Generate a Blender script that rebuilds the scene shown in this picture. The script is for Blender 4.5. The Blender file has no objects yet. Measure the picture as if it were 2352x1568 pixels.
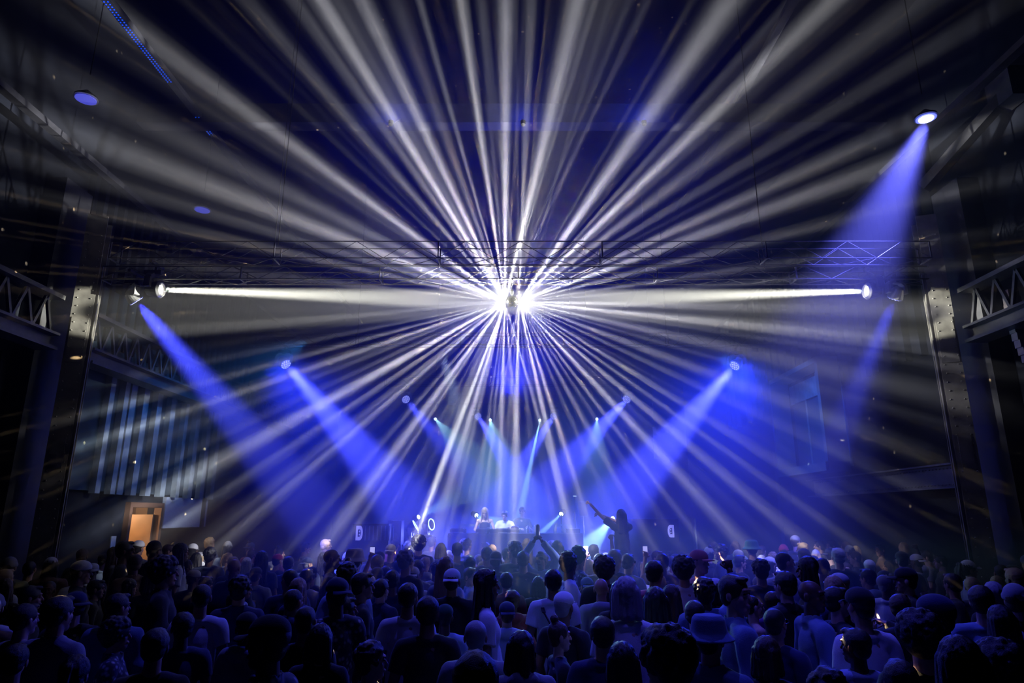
import bpy, bmesh, math, random
from mathutils import Vector, Matrix, noise, Euler
random.seed(7)
sc = bpy.context.scene
COL = sc.collection
PI = math.pi
# ------------------------------------------------------------------ camera
F = 1514.0; TILT = math.atan(400 / F); CAMH = 2.25
cam = bpy.data.objects.new('camera', bpy.data.cameras.new('camera')); COL.objects.link(cam); sc.camera = cam
cam.data.sensor_width = 36; cam.data.lens = F / 2352 * 36; cam.data.clip_end = 200
cam.location = (0, 0, CAMH); cam.rotation_euler = (PI / 2 + TILT, 0, 0)
RC = Matrix.Rotation(PI / 2 + TILT, 3, 'X')

def ray(px, py):
    d = RC @ Vector(((px - 1176) / F, (784 - py) / F, -1))
    return d / d.y

def P(px, py, Y):
    return Vector((0, 0, CAMH)) + ray(px, py) * Y

# ------------------------------------------------------------------ exposure, world haze
sc.view_settings.view_transform = 'Standard'; sc.view_settings.look = 'None'
sc.view_settings.exposure = 0.0; sc.view_settings.gamma = 1.0
sc.view_settings.use_curve_mapping = False
sc.cycles.use_denoising = True
sc.cycles.max_bounces = 4; sc.cycles.volume_bounces = 0
sc.cycles.diffuse_bounces = 2; sc.cycles.glossy_bounces = 3
sc.cycles.use_adaptive_sampling = True; sc.cycles.adaptive_threshold = 0.005
sc.cycles.sample_clamp_indirect = 4
world = bpy.data.worlds.new('hall_air'); sc.world = world; world.use_nodes = True
wn = world.node_tree
wn.nodes['Background'].inputs[0].default_value = (0.02, 0.03, 0.2, 1)
wn.nodes['Background'].inputs[1].default_value = 0.0

# ------------------------------------------------------------------ lights
def lamp(name, kind, loc, col, e, target=None, **k):
    l = bpy.data.lights.new(name, kind); l.color = col; l.energy = e
    for a, b in k.items(): setattr(l, a, b)
    o = bpy.data.objects.new(name, l); o.location = loc; COL.objects.link(o)
    if target is not None:
        o.rotation_euler = (Vector(target) - Vector(loc)).to_track_quat('-Z', 'Y').to_euler()
    return o

BALL = P(1176, 693, 10.5)
BR = 0.105
# beams thrown by the mirror ball: (azimuth deg in the picture plane, brightness, width deg)
LEFT_RAYS = [(180-6.3,.4,1.6),(180-12.7,.5,1.6),(180-16.7,.5,2),(180-21.3,.8,3),(180-26.5,.55,3.2),(180-33,.38,2),(180-36.2,.88,2.1),
 (180-43.3,.32,1.1),(180-46,.2,.9),(180-49.3,.6,1.8),(180-55,.6,1.6),(180-58.5,1.0,2),(180-61.3,.6,1.1),(180-64.5,.88,2.2),(180-70,.45,2.4),
 (180-74.1,.6,.9),(180-81.8,.92,1.2),(180-85,.5,.8),(180-86.6,.45,.5),(90,.92,2),(86,.35,1),(76.3,.92,3.0),(73.2,.72,1),(67.3,.5,1),(64.8,.55,1.2),
 (-180+5.2,.45,1.5),(-180+1.5,.35,4),(-180+8.5,.25,1.5),(-180+11,.4,1),(-180+14.8,.5,.9),(-180+18.8,.65,1.2),(-180+21.5,.4,1.4),(-180+25,.42,1),
 (-180+29,.85,2),(-180+34,.6,1.1),(-180+38.2,.5,1.3),(-180+40.5,.65,1.3),(-180+43.5,.3,.8),(-180+48.5,.5,1),(-180+53.2,.75,2),(-180+56.3,.55,1),
 (-180+61,.3,1),(-180+65,.3,.8),(-180+69,.98,1.0),(-180+72.8,.72,2.4),(-180+76,.5,1.2),(-180+81.4,.45,.8),(-180+84.5,.45,.9),(-92,.7,1.5),(-85,.5,1.4),(-78,.3,1),(-73.8,.65,1)]
RIGHT_RAYS = [(91,.55,.9),(87.6,.6,1.5),(84,.35,.7),(80,.3,1),(73,.35,.8),(70,.3,1),(60,.3,1),(55,.85,3),(51,.3,1.2),(47.5,.6,1),(43.9,.88,2.1),(41,.45,1),(37,.55,2.6),
 (31.4,.48,1.5),(28.4,.35,.8),(24.5,.7,1.8),(20.3,.75,2),(14.2,.5,1.5),(8.4,.45,1.2),(4.8,.4,1),(-1.2,.6,2),(-5.9,.78,1.7),(-8.5,.4,1.2),(-12.3,.5,2.6),
 (-16,.35,1.2),(-20.4,.5,2),(-25,.45,1),(-29,.25,.8),(-31.5,.6,1),(-35.7,.5,1),(-40,.65,1.2),(-43.5,.35,1),(-47,.7,1.8),(-52.5,.55,1),(-56.5,.4,1.2),(-61,.5,1.4),
 (-66,.4,.9),(-72.3,.65,1.4),(-77.2,.75,1.6),(-81,.35,1),(-85,.4,.9),(-91,.75,1.6),(-95,.4,.8),(-100,.5,.9),(-104,.35,.8),(97,.5,.9),(102,.35,.8)]

def profile(rays, deg):
    s = 0.0006
    for a, b, w in rays:
        d = abs((deg - a + 180) % 360 - 180)
        if d < w * 2.2: s += (b ** 2.7) * math.exp(-(d / (w * .62)) ** 2 * 1.2)
    return min(s, 1.0)

def depth_of(rays, deg):          # how far each beam leans toward the stage (0.5 = straight across)
    best = min(range(len(rays)), key=lambda i: abs((deg - rays[i][0] + 180) % 360 - 180) / (rays[i][2] + .4))
    lo, hi = (.12, .42) if rays[best][0] < -15 else (-.04, .34)
    return .5 + .5 * random.Random(best * 7 + len(rays)).uniform(lo, hi)

def ball_lamp(side, rays, energy):
    o = lamp('mirror_ball_reflection', 'POINT', BALL + Vector((side * .117, 0, 0)), (.97, .96, 1), energy, shadow_soft_size=.012)
    l = o.data; l.use_nodes = True; t = l.node_tree; N = t.nodes.new; L = t.links.new
    view = (BALL - Vector((0, 0, CAMH))).normalized()
    right = Vector((1, 0, 0)); up = right.cross(view).normalized()
    g = N('ShaderNodeNewGeometry')
    def dot(v):
        n = N('ShaderNodeVectorMath'); n.operation = 'DOT_PRODUCT'; L(g.outputs['Incoming'], n.inputs[0]); n.inputs[1].default_value = v; return n.outputs['Value']
    def mth(op, a, b=None, clamp=False):
        n = N('ShaderNodeMath'); n.operation = op; n.use_clamp = clamp
        for i, x in enumerate((a, b)):
            if x is None: continue
            if isinstance(x, (int, float)): n.inputs[i].default_value = x
            else: L(x, n.inputs[i])
        return n.outputs[0]
    def smooth(x, v):
        r = N('ShaderNodeMapRange'); r.interpolation_type = 'SMOOTHSTEP'
        for i, q in enumerate(v): r.inputs[i + 1].default_value = q
        L(x, r.inputs[0]); return r.outputs[0]
    az = mth('ARCTAN2', dot(up), dot(right))                # -pi..pi
    lean_ = dot(view)
    tot = None
    SEG = 3
    def curve(fn, lo, span, x):
        c = N('ShaderNodeFloatCurve'); cm = c.mapping; cu = cm.curves[0]
        n = 128
        while len(cu.points) < n + 1: cu.points.new(0.5, 0.5)
        for i in range(n + 1):
            p = cu.points[i]; p.location = (i / n, fn(rays, lo + span * i / n)); p.handle_type = 'VECTOR'
        cm.update(); L(x, c.inputs['Value']); return c.outputs[0]
    for k in range(SEG):
        lo = -180 + 360 / SEG * k; span = 360 / SEG
        x = mth('DIVIDE', mth('SUBTRACT', mth('MULTIPLY', az, 180 / PI), float(lo)), float(span))
        ins = mth('MULTIPLY', mth('GREATER_THAN', x, 0.0), mth('LESS_THAN', x, 1.0))
        c0 = mth('MULTIPLY', mth('SUBTRACT', curve(depth_of, lo, span, x), .5), 2.0)
        near = smooth(mth('ABSOLUTE', mth('SUBTRACT', lean_, c0)), (.34, .13, 0, 1))
        v = mth('MULTIPLY', mth('MULTIPLY', curve(profile, lo, span, x), near), ins)
        tot = v if tot is None else mth('ADD', tot, v)
    # small sharp facet glints that speckle the walls and the crowd
    mp = N('ShaderNodeMapping'); mp.inputs['Location'].default_value = (side * 3.3, 1, 2); L(g.outputs['Incoming'], mp.inputs[0])
    v2 = N('ShaderNodeTexVoronoi'); v2.inputs['Scale'].default_value = 22.0
    L(mp.outputs[0], v2.inputs['Vector'])
    sel = N('ShaderNodeSeparateColor'); L(v2.outputs['Color'], sel.inputs[0])
    glint = mth('MULTIPLY', smooth(v2.outputs['Distance'], (.085, .06, 0, 2.2)), mth('GREATER_THAN', sel.outputs[0], 0.2))
    glint = mth('MULTIPLY', glint, mth('GREATER_THAN', lean_, -.95))
    s = mth('ADD', tot, glint)
    cm_ = N('ShaderNodeMix'); cm_.data_type = 'RGBA'; cm_.inputs[6].default_value = (1, 1, 1, 1); cm_.inputs[7].default_value = (1, .72, .38, 1)
    L(mth('GREATER_THAN', glint, 0.05), cm_.inputs[0]); L(cm_.outputs[2], t.nodes['Emission'].inputs['Color'])
    L(s, t.nodes['Emission'].inputs['Strength'])
    return o

BALL_E = 23000
ball_lamp(-1, LEFT_RAYS, BALL_E); ball_lamp(1, RIGHT_RAYS, BALL_E)
BLUE = (.055, .07, 1.0); CYAN = (.35, .75, 1.0)
# the two white beams that feed the mirror ball
WHITE_L = P(374, 665, 10.5); WHITE_R = P(1986, 668, 10.5)
for p in (WHITE_L, WHITE_R):
    lamp('white_beam', 'SPOT', p, (1, .99, .86), 95000, BALL, spot_size=math.radians(4.2), spot_blend=.25, shadow_soft_size=.045)
# the eight blue wash lights: (px, py, Y, aim px, aim py, aim Y, energy, cone deg)
WASHES = [(304, 680, 10.5, 540, 960, 12.0, 9000, 11), (2060, 672, 10.5, 1940, 960, 12.0, 2600, 10),
          (652, 831, 16.3, 900, 1120, 14.5, 15000, 11), (1692, 834, 16.3, 1440, 1130, 14.5, 17000, 11),
          (930, 914, 21.5, 1010, 1010, 19.0, 6000, 7), (1442, 914, 21.5, 1290, 1080, 18.0, 15000, 9),
          (1096, 953, 25.0, 1170, 1070, 22.0, 15000, 8), (1273, 953, 25.0, 1190, 1080, 22.0, 16000, 8)]
for (a, b, Y, c, d, Z, e, s) in WASHES:
    p = P(a, b, Y); q = P(c, d, Z); dr = (q - p).normalized()
    lamp('blue_wash', 'SPOT', p + dr * (.13 if Y < 12 else .145), BLUE, e * 2.8, q + dr, spot_size=math.radians(s * 1.5), spot_blend=.6, shadow_soft_size=.09)
# ceiling downlight with the broad blue cone
CEIL_R = P(2126, 266, 8.8)
lamp('ceiling_blue', 'SPOT', CEIL_R + Vector((-.03, 0, -.12)), (.13, .14, 1), 6500, P(1960, 640, 9.8), spot_size=math.radians(36), spot_blend=.8, shadow_soft_size=.1)
# broad blue fill spots added at the truss lights to brighten the crowd, and a faint house wash above the camera
for (a, b, Y, t, e, cn) in ((652, 831, 16.3, (-1.0, 9.4, 1.4), 3600, 42), (1692, 834, 16.3, (1.6, 8.8, 1.4), 5000, 46), (1442, 914, 21.5, (.5, 12.5, 1.5), 1500, 30)):
    lamp('crowd_fill', 'SPOT', P(a, b, Y) + Vector((0, -.25, -.2)), (.015, .035, 1), e, t, spot_size=math.radians(cn), spot_blend=1, shadow_soft_size=.45)
lamp('house_wash', 'SPOT', (1.6, 3.4, 8.0), (.08, .07, 1), 300, (1.5, 5.6, 1.2), spot_size=math.radians(44), spot_blend=1, shadow_soft_size=.3)
for (sx, tx, e) in ((-1.4, -1.6, 700), (1.8, 2.4, 1300)): lamp('overhead_fill', 'SPOT', (sx, 7.3, 9.3), (.06, .06, 1), e, (tx, 5.8, 1.4), spot_size=math.radians(56), spot_blend=1, shadow_soft_size=.06)  # unseen overhead spots added to light heads and shoulders
lamp('rear_fill', 'SPOT', (0, 21.4, 6.2), (.02, .03, 1), 2600, (0, 13, 9.5), spot_size=math.radians(85), spot_blend=1, shadow_soft_size=.15)  # unseen spot added as navy fill for the haze around the ball
for q in (P(1008, 1228, 17.6), P(1378, 1212, 17.6)): lamp('low_flood', 'POINT', q, (.14, .17, 1), 80, shadow_soft_size=.2)
lamp('performer_key', 'SPOT', (-1.5, 13.6, 5.6), (.6, .75, 1), 2800, (-.45, 16.6, 2.15), spot_size=math.radians(19), spot_blend=.8, shadow_soft_size=.08)
lamp('wall_fill', 'SPOT', (-4.6, 14.2, 6.0), (.03, .2, .75), 480, (-7.9, 14.2, 3.7), spot_size=math.radians(75), spot_blend=1, shadow_soft_size=.1)  # added spots without fixtures, tinting the side walls cyan-blue
lamp('wall_fill', 'SPOT', (5.0, 15.5, 6.0), (.03, .16, .8), 900, (7.9, 16.4, 4.2), spot_size=math.radians(70), spot_blend=1, shadow_soft_size=.1)
# unseen blue fill spots added behind the performers to brighten the haze
for (x, y, z, e) in ((-1.9, 19.5, 1.1, 330), (2.3, 19.5, 1.1, 300), (0, 26, 2.2, 500), (-4.5, 23, 1.5, 200), (4.5, 23, 1.5, 180)):
    lamp('stage_fill', 'SPOT', (x, y, z), (.006, .07, 1), e * 3.2, (x * .6, y + 3.2, z + 4.2), spot_size=math.radians(105), spot_blend=1, shadow_soft_size=.25)

# ------------------------------------------------------------------ materials
MATS = {}
def mat(name, col, rough=.8, metal=0.0, emit=None, es=0.0, bump=0.0, bscale=30.0, vary=0.0, spec=.5, sheen=0.0):
    if name in MATS: return MATS[name]
    m = bpy.data.materials.new(name); m.use_nodes = True; t = m.node_tree; b = t.nodes['Principled BSDF']
    b.inputs['Base Color'].default_value = (*col, 1); b.inputs['Roughness'].default_value = rough; b.inputs['Metallic'].default_value = metal
    b.inputs['Specular IOR Level'].default_value = spec; b.inputs['Sheen Weight'].default_value = sheen
    if bump or vary:
        tc = t.nodes.new('ShaderNodeTexCoord'); n = t.nodes.new('ShaderNodeTexNoise'); n.inputs['Scale'].default_value = bscale; n.inputs['Detail'].default_value = 4
        t.links.new(tc.outputs['Object'], n.inputs['Vector'])
        if vary:
            r = t.nodes.new('ShaderNodeMapRange'); r.inputs[1].default_value = .3; r.inputs[2].default_value = .7; r.inputs[3].default_value = 1 - vary; r.inputs[4].default_value = 1 + vary
            t.links.new(n.outputs['Fac'], r.inputs[0])
            v = t.nodes.new('ShaderNodeVectorMath'); v.operation = 'SCALE'; v.inputs[0].default_value = col
            t.links.new(r.outputs[0], v.inputs['Scale']); t.links.new(v.outputs[0], b.inputs['Base Color'])
        if bump:
            u = t.nodes.new('ShaderNodeBump'); u.inputs['Strength'].default_value = bump; u.inputs['Distance'].default_value = .01
            t.links.new(n.outputs['Fac'], u.inputs['Height']); t.links.new(u.outputs[0], b.inputs['Normal'])
    if emit:
        b.inputs['Emission Color'].default_value = (*emit, 1); b.inputs['Emission Strength'].default_value = es
        m.cycles.emission_sampling = 'NONE'
    MATS[name] = m
    return m
STEEL = mat('painted_dark_steel', (.055, .055, .06), .5, .3, vary=.3, bscale=6, bump=.3)
STEELG = mat('grey_painted_steel', (.11, .11, .11), .45, .4, vary=.25, bscale=8, bump=.25)
ALU = mat('truss_aluminium', (.12, .12, .14), .5, .5)
WALL = mat('dark_wall_cladding', (.012, .014, .02), .9, spec=.1, vary=.4, bscale=2.5)
BATTEN = mat('pale_wall_batten', (.24, .3, .34), .6, vary=.35, bscale=5)
PANEL = mat('weathered_wall_sheet', (.035, .055, .07), .8, spec=.2, vary=.5, bscale=3)
CEIL = mat('black_ceiling', (.008, .008, .010), .95, spec=.05)
COLM = mat('column_steel_paint', (.2, .19, .17), .5, .2, vary=.3, bscale=7, bump=.3)
FLOORM = mat('dark_concrete_floor', (.03, .03, .032), .6, vary=.3, bscale=2)
BLACK = mat('black_fixture_plastic', (.02, .02, .022), .4)
GREYP = mat('silver_fixture_bracket', (.5, .5, .5), .3, .6)
GLASSB = mat('pale_lit_panel', (.5, .58, .68), .5, vary=.12, bscale=40)
MIRROR = mat('mirror_tile', (.95, .95, .95), .08, 1.0)

# ------------------------------------------------------------------ mesh helpers
class MB:
    def __init__(s): s.v = []; s.f = []
    def add(s, vs_, fs_):
        o = len(s.v); s.v += [tuple(v) for v in vs_]; s.f += [tuple(i + o for i in f) for f in fs_]; return s
    def box(s, c, d, rot=None):
        c = Vector(c); h = Vector(d) / 2
        pts = [Vector((x * h.x, y * h.y, z * h.z)) for x in (-1, 1) for y in (-1, 1) for z in (-1, 1)]
        if rot is not None: pts = [rot @ p for p in pts]
        return s.add([c + p for p in pts], [(0, 1, 3, 2), (4, 6, 7, 5), (0, 4, 5, 1), (2, 3, 7, 6), (0, 2, 6, 4), (1, 5, 7, 3)])
    def bar(s, a, b, w, h=None):
        a = Vector(a); b = Vector(b); d = b - a
        q = d.to_track_quat('X', 'Z').to_matrix()
        return s.box((a + b) / 2, (d.length, w, h or w), q)
    def tube(s, a, b, r0, r1=None, n=12, caps=True):
        a = Vector(a); b = Vector(b); r1 = r0 if r1 is None else r1
        q = (b - a).to_track_quat('Z', 'Y').to_matrix(); vs_ = []
        for p, r in ((a, r0), (b, r1)):
            for i in range(n):
                t = 2 * PI * i / n; vs_.append(p + q @ Vector((r * math.cos(t), r * math.sin(t), 0)))
        fs_ = [(i, (i + 1) % n, n + (i + 1) % n, n + i) for i in range(n)]
        if caps: fs_ += [tuple(range(n))[::-1], tuple(range(n, 2 * n))]
        return s.add(vs_, fs_)
    def lathe(s, o, ax, prof, n=20):
        o = Vector(o); q = Vector(ax).to_track_quat('Z', 'Y').to_matrix(); vs_ = []
        for (z, r) in prof:
            for i in range(n):
                t = 2 * PI * i / n; vs_.append(o + q @ Vector((r * math.cos(t), r * math.sin(t), z)))
        fs_ = []
        for k in range(len(prof) - 1):
            for i in range(n): fs_.append((k * n + i, k * n + (i + 1) % n, (k + 1) * n + (i + 1) % n, (k + 1) * n + i))
        fs_ += [tuple(range(n))[::-1], tuple(range((len(prof) - 1) * n, len(prof) * n))]
        return s.add(vs_, fs_)
    def ell(s, c, r, n=14, m=9, rot=None):
        c = Vector(c); vs_ = [(0, 0, -1)]
        for j in range(1, m):
            p = -PI / 2 + PI * j / m
            for i in range(n): t = 2 * PI * i / n; vs_.append((math.cos(p) * math.cos(t), math.cos(p) * math.sin(t), math.sin(p)))
        vs_.append((0, 0, 1)); L = len(vs_) - 1
        fs_ = [(0, 1 + (i + 1) % n, 1 + i) for i in range(n)]
        for j in range(m - 2):
            for i in range(n): a = 1 + j * n; fs_.append((a + i, a + (i + 1) % n, a + n + (i + 1) % n, a + n + i))
        a = 1 + (m - 2) * n
        fs_ += [(a + i, a + (i + 1) % n, L) for i in range(n)]
        pts = [Vector((x * r[0], y * r[1], z * r[2])) for x, y, z in vs_]
        if rot is not None: pts = [rot @ p for p in pts]
        return s.add([c + p for p in pts], fs_)
    def cap(s, a, b, r0, r1=None, n=12):
        a = Vector(a); b = Vector(b); r1 = r0 if r1 is None else r1
        d = b - a; L = d.length
        prof = []
        for k in range(5): t = -PI / 2 + PI / 2 * k / 4; prof.append((r0 * math.sin(t), max(r0 * math.cos(t), 1e-4)))
        for k in range(5): t = PI / 2 * k / 4; prof.append((L + r1 * math.sin(t), max(r1 * math.cos(t), 1e-4)))
        return s.lathe(a, d if L > 1e-6 else (0, 0, 1), prof, n)
    def mesh(s, name, smooth=False):
        me = bpy.data.meshes.new(name); me.from_pydata(s.v, [], s.f); me.update()
        if smooth: me.polygons.foreach_set('use_smooth', [True] * len(me.polygons))
        return me
    def build(s, name, m, parent=None, smooth=False, origin=None, **k):
        if origin is not None:
            o0 = Vector(origin); s.v = [tuple(Vector(v) - o0) for v in s.v]
        return mkobj(name, s.mesh(name, smooth), m, parent, origin, **k)

def mkobj(name, me, m, parent=None, loc=None, **k):
    o = bpy.data.objects.new(name, me); COL.objects.link(o)
    if m is not None and not me.materials: me.materials.append(m)
    if parent is not None: o.parent = parent
    if loc is not None: o.location = loc
    for a, b in k.items(): o[a] = b
    return o
def tag(o, label, cat, group=None):
    o['label'] = label; o['category'] = cat
    if group: o['group'] = group
    return o
def empty(name, loc=(0, 0, 0), label=None, cat=None, group=None, rz=0):
    o = bpy.data.objects.new(name, None); COL.objects.link(o); o.location = loc; o.rotation_euler = (0, 0, rz)
    if label: tag(o, label, cat, group)
    return o
def struct(o): o['kind'] = 'structure'; return o
def copy_tree(o, parent=None):
    c = o.copy(); COL.objects.link(c); c.parent = parent
    for ch in list(o.children): copy_tree(ch, c)
    return c

# ------------------------------------------------------------------ setting
XW = 7.9; YB = 30.0; YF = -3.0; ZC = 12.0
struct(MB().box((0, (YB + YF) / 2, -.1), (2 * XW + .8, YB - YF + .4, .2)).build('floor', FLOORM))
struct(MB().box((0, (YB + YF) / 2, ZC + .1), (2 * XW + .8, YB - YF + .4, .2)).build('ceiling', CEIL))
struct(MB().box((0, YB + .1, ZC / 2), (2 * XW + .8, .2, ZC)).build('wall_back', WALL))
struct(MB().box((0, YF - .1, ZC / 2), (2 * XW + .8, .2, ZC)).build('wall_front', WALL))
# left wall with a doorway (door_1) at Y 12.7-14.2
def yat(px, X):  # world Y where a column of pixels meets the plane x = X near horizon
    return X / ray(px, 1190).x
DY0 = yat(290, -XW); DY1 = yat(357, -XW)
DZ1 = 2.42
w = MB()
w.box((-XW - .1, (YF + DY0) / 2, ZC / 2), (.2, DY0 - YF, ZC)); w.box((-XW - .1, (YB + DY1) / 2, ZC / 2), (.2, YB - DY1, ZC))
w.box((-XW - .1, (DY0 + DY1) / 2, (ZC + DZ1) / 2), (.2, DY1 - DY0, ZC - DZ1))
struct(w.build('wall_left', WALL))
struct(MB().box((XW + .1, (YB + YF) / 2, ZC / 2), (.2, YB - YF, ZC)).build('wall_right', WALL))
# lit vestibule behind the doorway
VEST = mat('warm_plaster', (.62, .45, .28), .8, vary=.06, bscale=3)
v = MB()
v.box((-XW - 1.5, (DY0 + DY1) / 2 + .6, 1.3), (.06, DY1 - DY0 + 2.6, 2.6)); v.box((-XW - .85, DY1 + 1.86, 1.3), (1.3, .06, 2.6))
v.box((-XW - .85, DY0 - .7, 1.3), (1.3, .06, 2.6)); v.box((-XW - .85, (DY0 + DY1) / 2 + .6, 2.63), (1.4, DY1 - DY0 + 2.6, .06))
v.box((-XW - .85, (DY0 + DY1) / 2 + .6, -.03), (1.4, DY1 - DY0 + 2.6, .06))
struct(v.build('wall_vestibule', VEST))
d = struct(empty('door_1', (-XW, DY1, 0)))
fr = MB(); fr.box((.03, .05, DZ1 / 2), (.16, .1, DZ1)); fr.box((.03, -(DY1 - DY0) - .05, DZ1 / 2), (.16, .1, DZ1)); fr.box((.03, -(DY1 - DY0) / 2, DZ1 + .05), (.16, DY1 - DY0 + .2, .1))
fr.build('door_frame', mat('brown_door_frame', (.16, .08, .04), .6), d)
lf = MB(); lf.box((-.42, -.06, 1.15), (.8, .05, 2.25)); lf.build('door_leaf', mat('brown_door_leaf', (.30, .17, .08), .5, vary=.2, bscale=4), d)
MB().tube((-.7, -.12, 1.05), (-.58, -.12, 1.05), .012).build('door_handle', GREYP, d)
lamp('vestibule_lamp', 'POINT', (-XW - .8, DY0 + .35, 2.35), (1, .68, .4), 75, shadow_soft_size=.08)
vl = tag(MB().lathe((0, 0, 0), (0, 0, -1), [(0, .05), (.03, .1), (.06, .1)], 16).build('ceiling_lamp', mat('warm_lamp_glass', (1, .9, .7), .5, emit=(1, .8, .5), es=6)), 'small warm ceiling lamp inside the lit doorway', 'lamp')
vl.location = (-XW - .45, DY0 + .35, 2.6)
# pale wall board to the right of the doorway
a0, a1 = yat(371, -XW + .06), yat(468, -XW + .06)
z0, z1 = 1.98, 2.66
sb = empty('wall_screen', (-XW + .06, (a0 + a1) / 2, z0), 'pale blue-lit rectangular wall panel right of the glowing doorway', 'panel')
MB().box((0, -.12, (z1 - z0) / 2), (.08, a1 - a0 - .3, z1 - z0)).build('panel_face', GLASSB, sb)
MB().box((.02, (a1 - a0) / 2 - .22, (z1 - z0) / 2), (.14, .12, z1 - z0 + .04)).build('edge_post', BLACK, sb)
MB().box((0, (a1 - a0) / 2 - .05, (z1 - z0) / 2), (.08, .2, z1 - z0)).build('side_strip', GLASSB, sb)
for k, (z, h) in enumerate(((1.73, .26), (1.3, .34))):
    nt = tag(MB().box((-XW + .02, yat(265, -XW), z), (.02, .16, h)).build('wall_notice', GLASSB), ['small pale notice left of the lit doorway, the upper one', 'small pale notice left of the lit doorway, the lower one'][k], 'notice')

# corrugated wall bay between column and stage (left)
s = MB()
s.box((-XW + .05, 15.3, 4.6), (.1, 9.0, 3.8))
struct(s.build('trim_1', PANEL))
cl = 0
b = MB()
for px in (205, 241, 258, 290, 324, 358, 393, 422, 450, 474):
    Y = yat(px, -XW + .15) * 1.0
    b.box((-XW + .16, Y, 3.85), (.12, .15 if px % 2 else .2, 2.4))
struct(b.build('trim_2', BATTEN))
# upper left cladding folds
b = MB()
for i in range(26): b.box((-XW + .07, 11.2 + i * .32, 7.0), (.14, .10, 3.2))
struct(b.build('trim_3', WALL))
b = MB()
for i in range(26): b.box((XW - .07, 11.2 + i * .5, 7.2), (.14, .12, 4.0))
struct(b.build('trim_4', WALL))
b = MB()
for i in range(9): b.box((-XW + .06, 6.2 + i * .45, 2.4), (.12, .06, 4.6))
for i in range(9): b.box((XW - .06, 6.2 + i * .45, 2.4), (.12, .06, 4.6))
struct(b.build('trim_5', WALL))

# crane runway girders: lattice + bottom I-beam along each wall
def girder(side, ya, yb, label, z0=4.78):
    g = empty('lattice_girder', (side * 7.35, ya, z0), label, 'girder')
    L = yb - ya
    m = MB(); m.box((0, L / 2, 0.02), (.34, L, .05)); m.box((0, L / 2, .14), (.05, L, .2)); m.box((0, L / 2, .25), (.34, L, .04)); m.build('bottom_flange', STEELG, g)
    m = MB(); m.box((0, L / 2, .86), (.3, L, .07)); m.build('top_chord', STEELG, g)
    m = MB(); n = int(L / .42)
    for i in range(n):
        y = L * i / n; s2 = L / n
        m.bar((0, y, .27), (0, y + s2 * .5, .84), .045, .045); m.bar((0, y + s2 * .5, .84), (0, y + s2, .27), .045, .045)
    m.build('lattice_web', STEELG, g)
    for i in range(max(2, int(L / 4)) ): MB().box((side * .285, .3 + i * 4, .08), (.5, .12, .14)).build('wall_bracket', STEELG, g)
    return g
girder(-1, 11.0, 24.5, 'grey lattice crane girder along the left wall beyond the riveted column')
girder(-1, 4.5, 10.1, 'grey girder end with lattice at left edge, nearer than the riveted column')
girder(1, 4.5, 10.1, 'dark girder at right edge, nearer than the riveted column', 4.9)

# riveted steel columns
def column(side, label):
    X = side * 7.12; Y = 10.5
    c = empty('riveted_column', (X, Y, 0), label, 'column', rz=-side * math.radians(22))
    W = .30
    m = MB(); m.box((0, -.2, 3.6), (W, .03, 7.2)); m.box((0, .2, 3.6), (W, .03, 7.2)); m.build('flange', COLM, c)
    MB().box((side * .05, 0, 3.6), (.04, .38, 7.2)).build('web', STEEL, c)
    m = MB(); m.box((-side * (W / 2 + .045), -.19, 3.1), (.012, .05, 6.1)); m.box((-side * (W / 2 + .012), -.19, 3.1), (.05, .012, 6.1)); m.build('corner_angle', COLM, c)
    m = MB(); m.box((0, -.222, 5.0), (W * .8, .014, .75)); m.box((0, -.222, 3.2), (W * .6, .014, .5)); m.build('splice_plate', COLM, c)
    m = MB()
    for i in range(48):
        z = .25 + i * .14
        for x in (-.095, .095): m.ell((x + (.0 if i % 2 else .012), -.219 if not 4.6 < z < 5.4 else -.232, z), (.013, .010, .013), 8, 5)
    m.build('rivet_rows', COLM, c, smooth=True, kind='stuff')
column(-1, 'riveted steel column on the left, left of the blue wash light')
column(1, 'riveted steel column on the right, right of the blue wash light')
# box casing behind columns: dark recess wall
for sd, nm in ((-1, 'trim_6'), (1, 'trim_7')):
    struct(MB().box((sd * 7.72, 10.45, 3.9), (.36, .7, 7.8)).build(nm, STEEL))

# right wall: riveted I-beam, bay window
g = empty('riveted_girder', (7.72, 10.95, 2.72), 'riveted horizontal I-beam low on the right wall, below the tall window', 'girder')
L = 6.3
m = MB(); m.box((0, L / 2, .0), (.36, L, .03)); m.box((0, L / 2, .40), (.36, L, .03)); m.build('flange', STEELG, g)
MB().box((.02, L / 2, .2), (.03, L, .38)).build('web', STEELG, g)
m = MB()
for i in range(60): m.ell((-.01, .1 + i * .103, .06), (.012, .012, .012), 6, 4); m.ell((-.01, .1 + i * .103, .34), (.012, .012, .012), 6, 4)
m.build('rivet_rows', STEELG, g, kind='stuff')
wy0, wy1, wz0, wz1 = 15.2, 18.2, 3.25, 5.9
wn1 = struct(empty('window_1', (7.7, wy0, wz0)))
m = MB(); Lw = wy1 - wy0; Hw = wz1 - wz0
m.box((-.25, Lw / 2, .1), (.5, Lw, .2)); m.box((-.25, .07, Hw / 2), (.5, .14, Hw)); m.box((-.25, Lw - .05, Hw / 2), (.5, .1, Hw)); m.box((-.25, Lw / 2, Hw - .06), (.5, Lw, .12))
m.build('window_frame', mat('pale_window_frame', (.12, .15, .18), .6, vary=.2, bscale=4), wn1)
m = MB(); m.box((.05, Lw / 2, Hw - .45), (.06, Lw - .2, .5)); m.build('window_sill', BATTEN, wn1)
MB().box((.1, Lw / 2, Hw / 2), (.03, Lw - .2, Hw - .2)).build('pane', mat('dark_blue_window_pane', (.05, .1, .16), .2), wn1)
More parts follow.
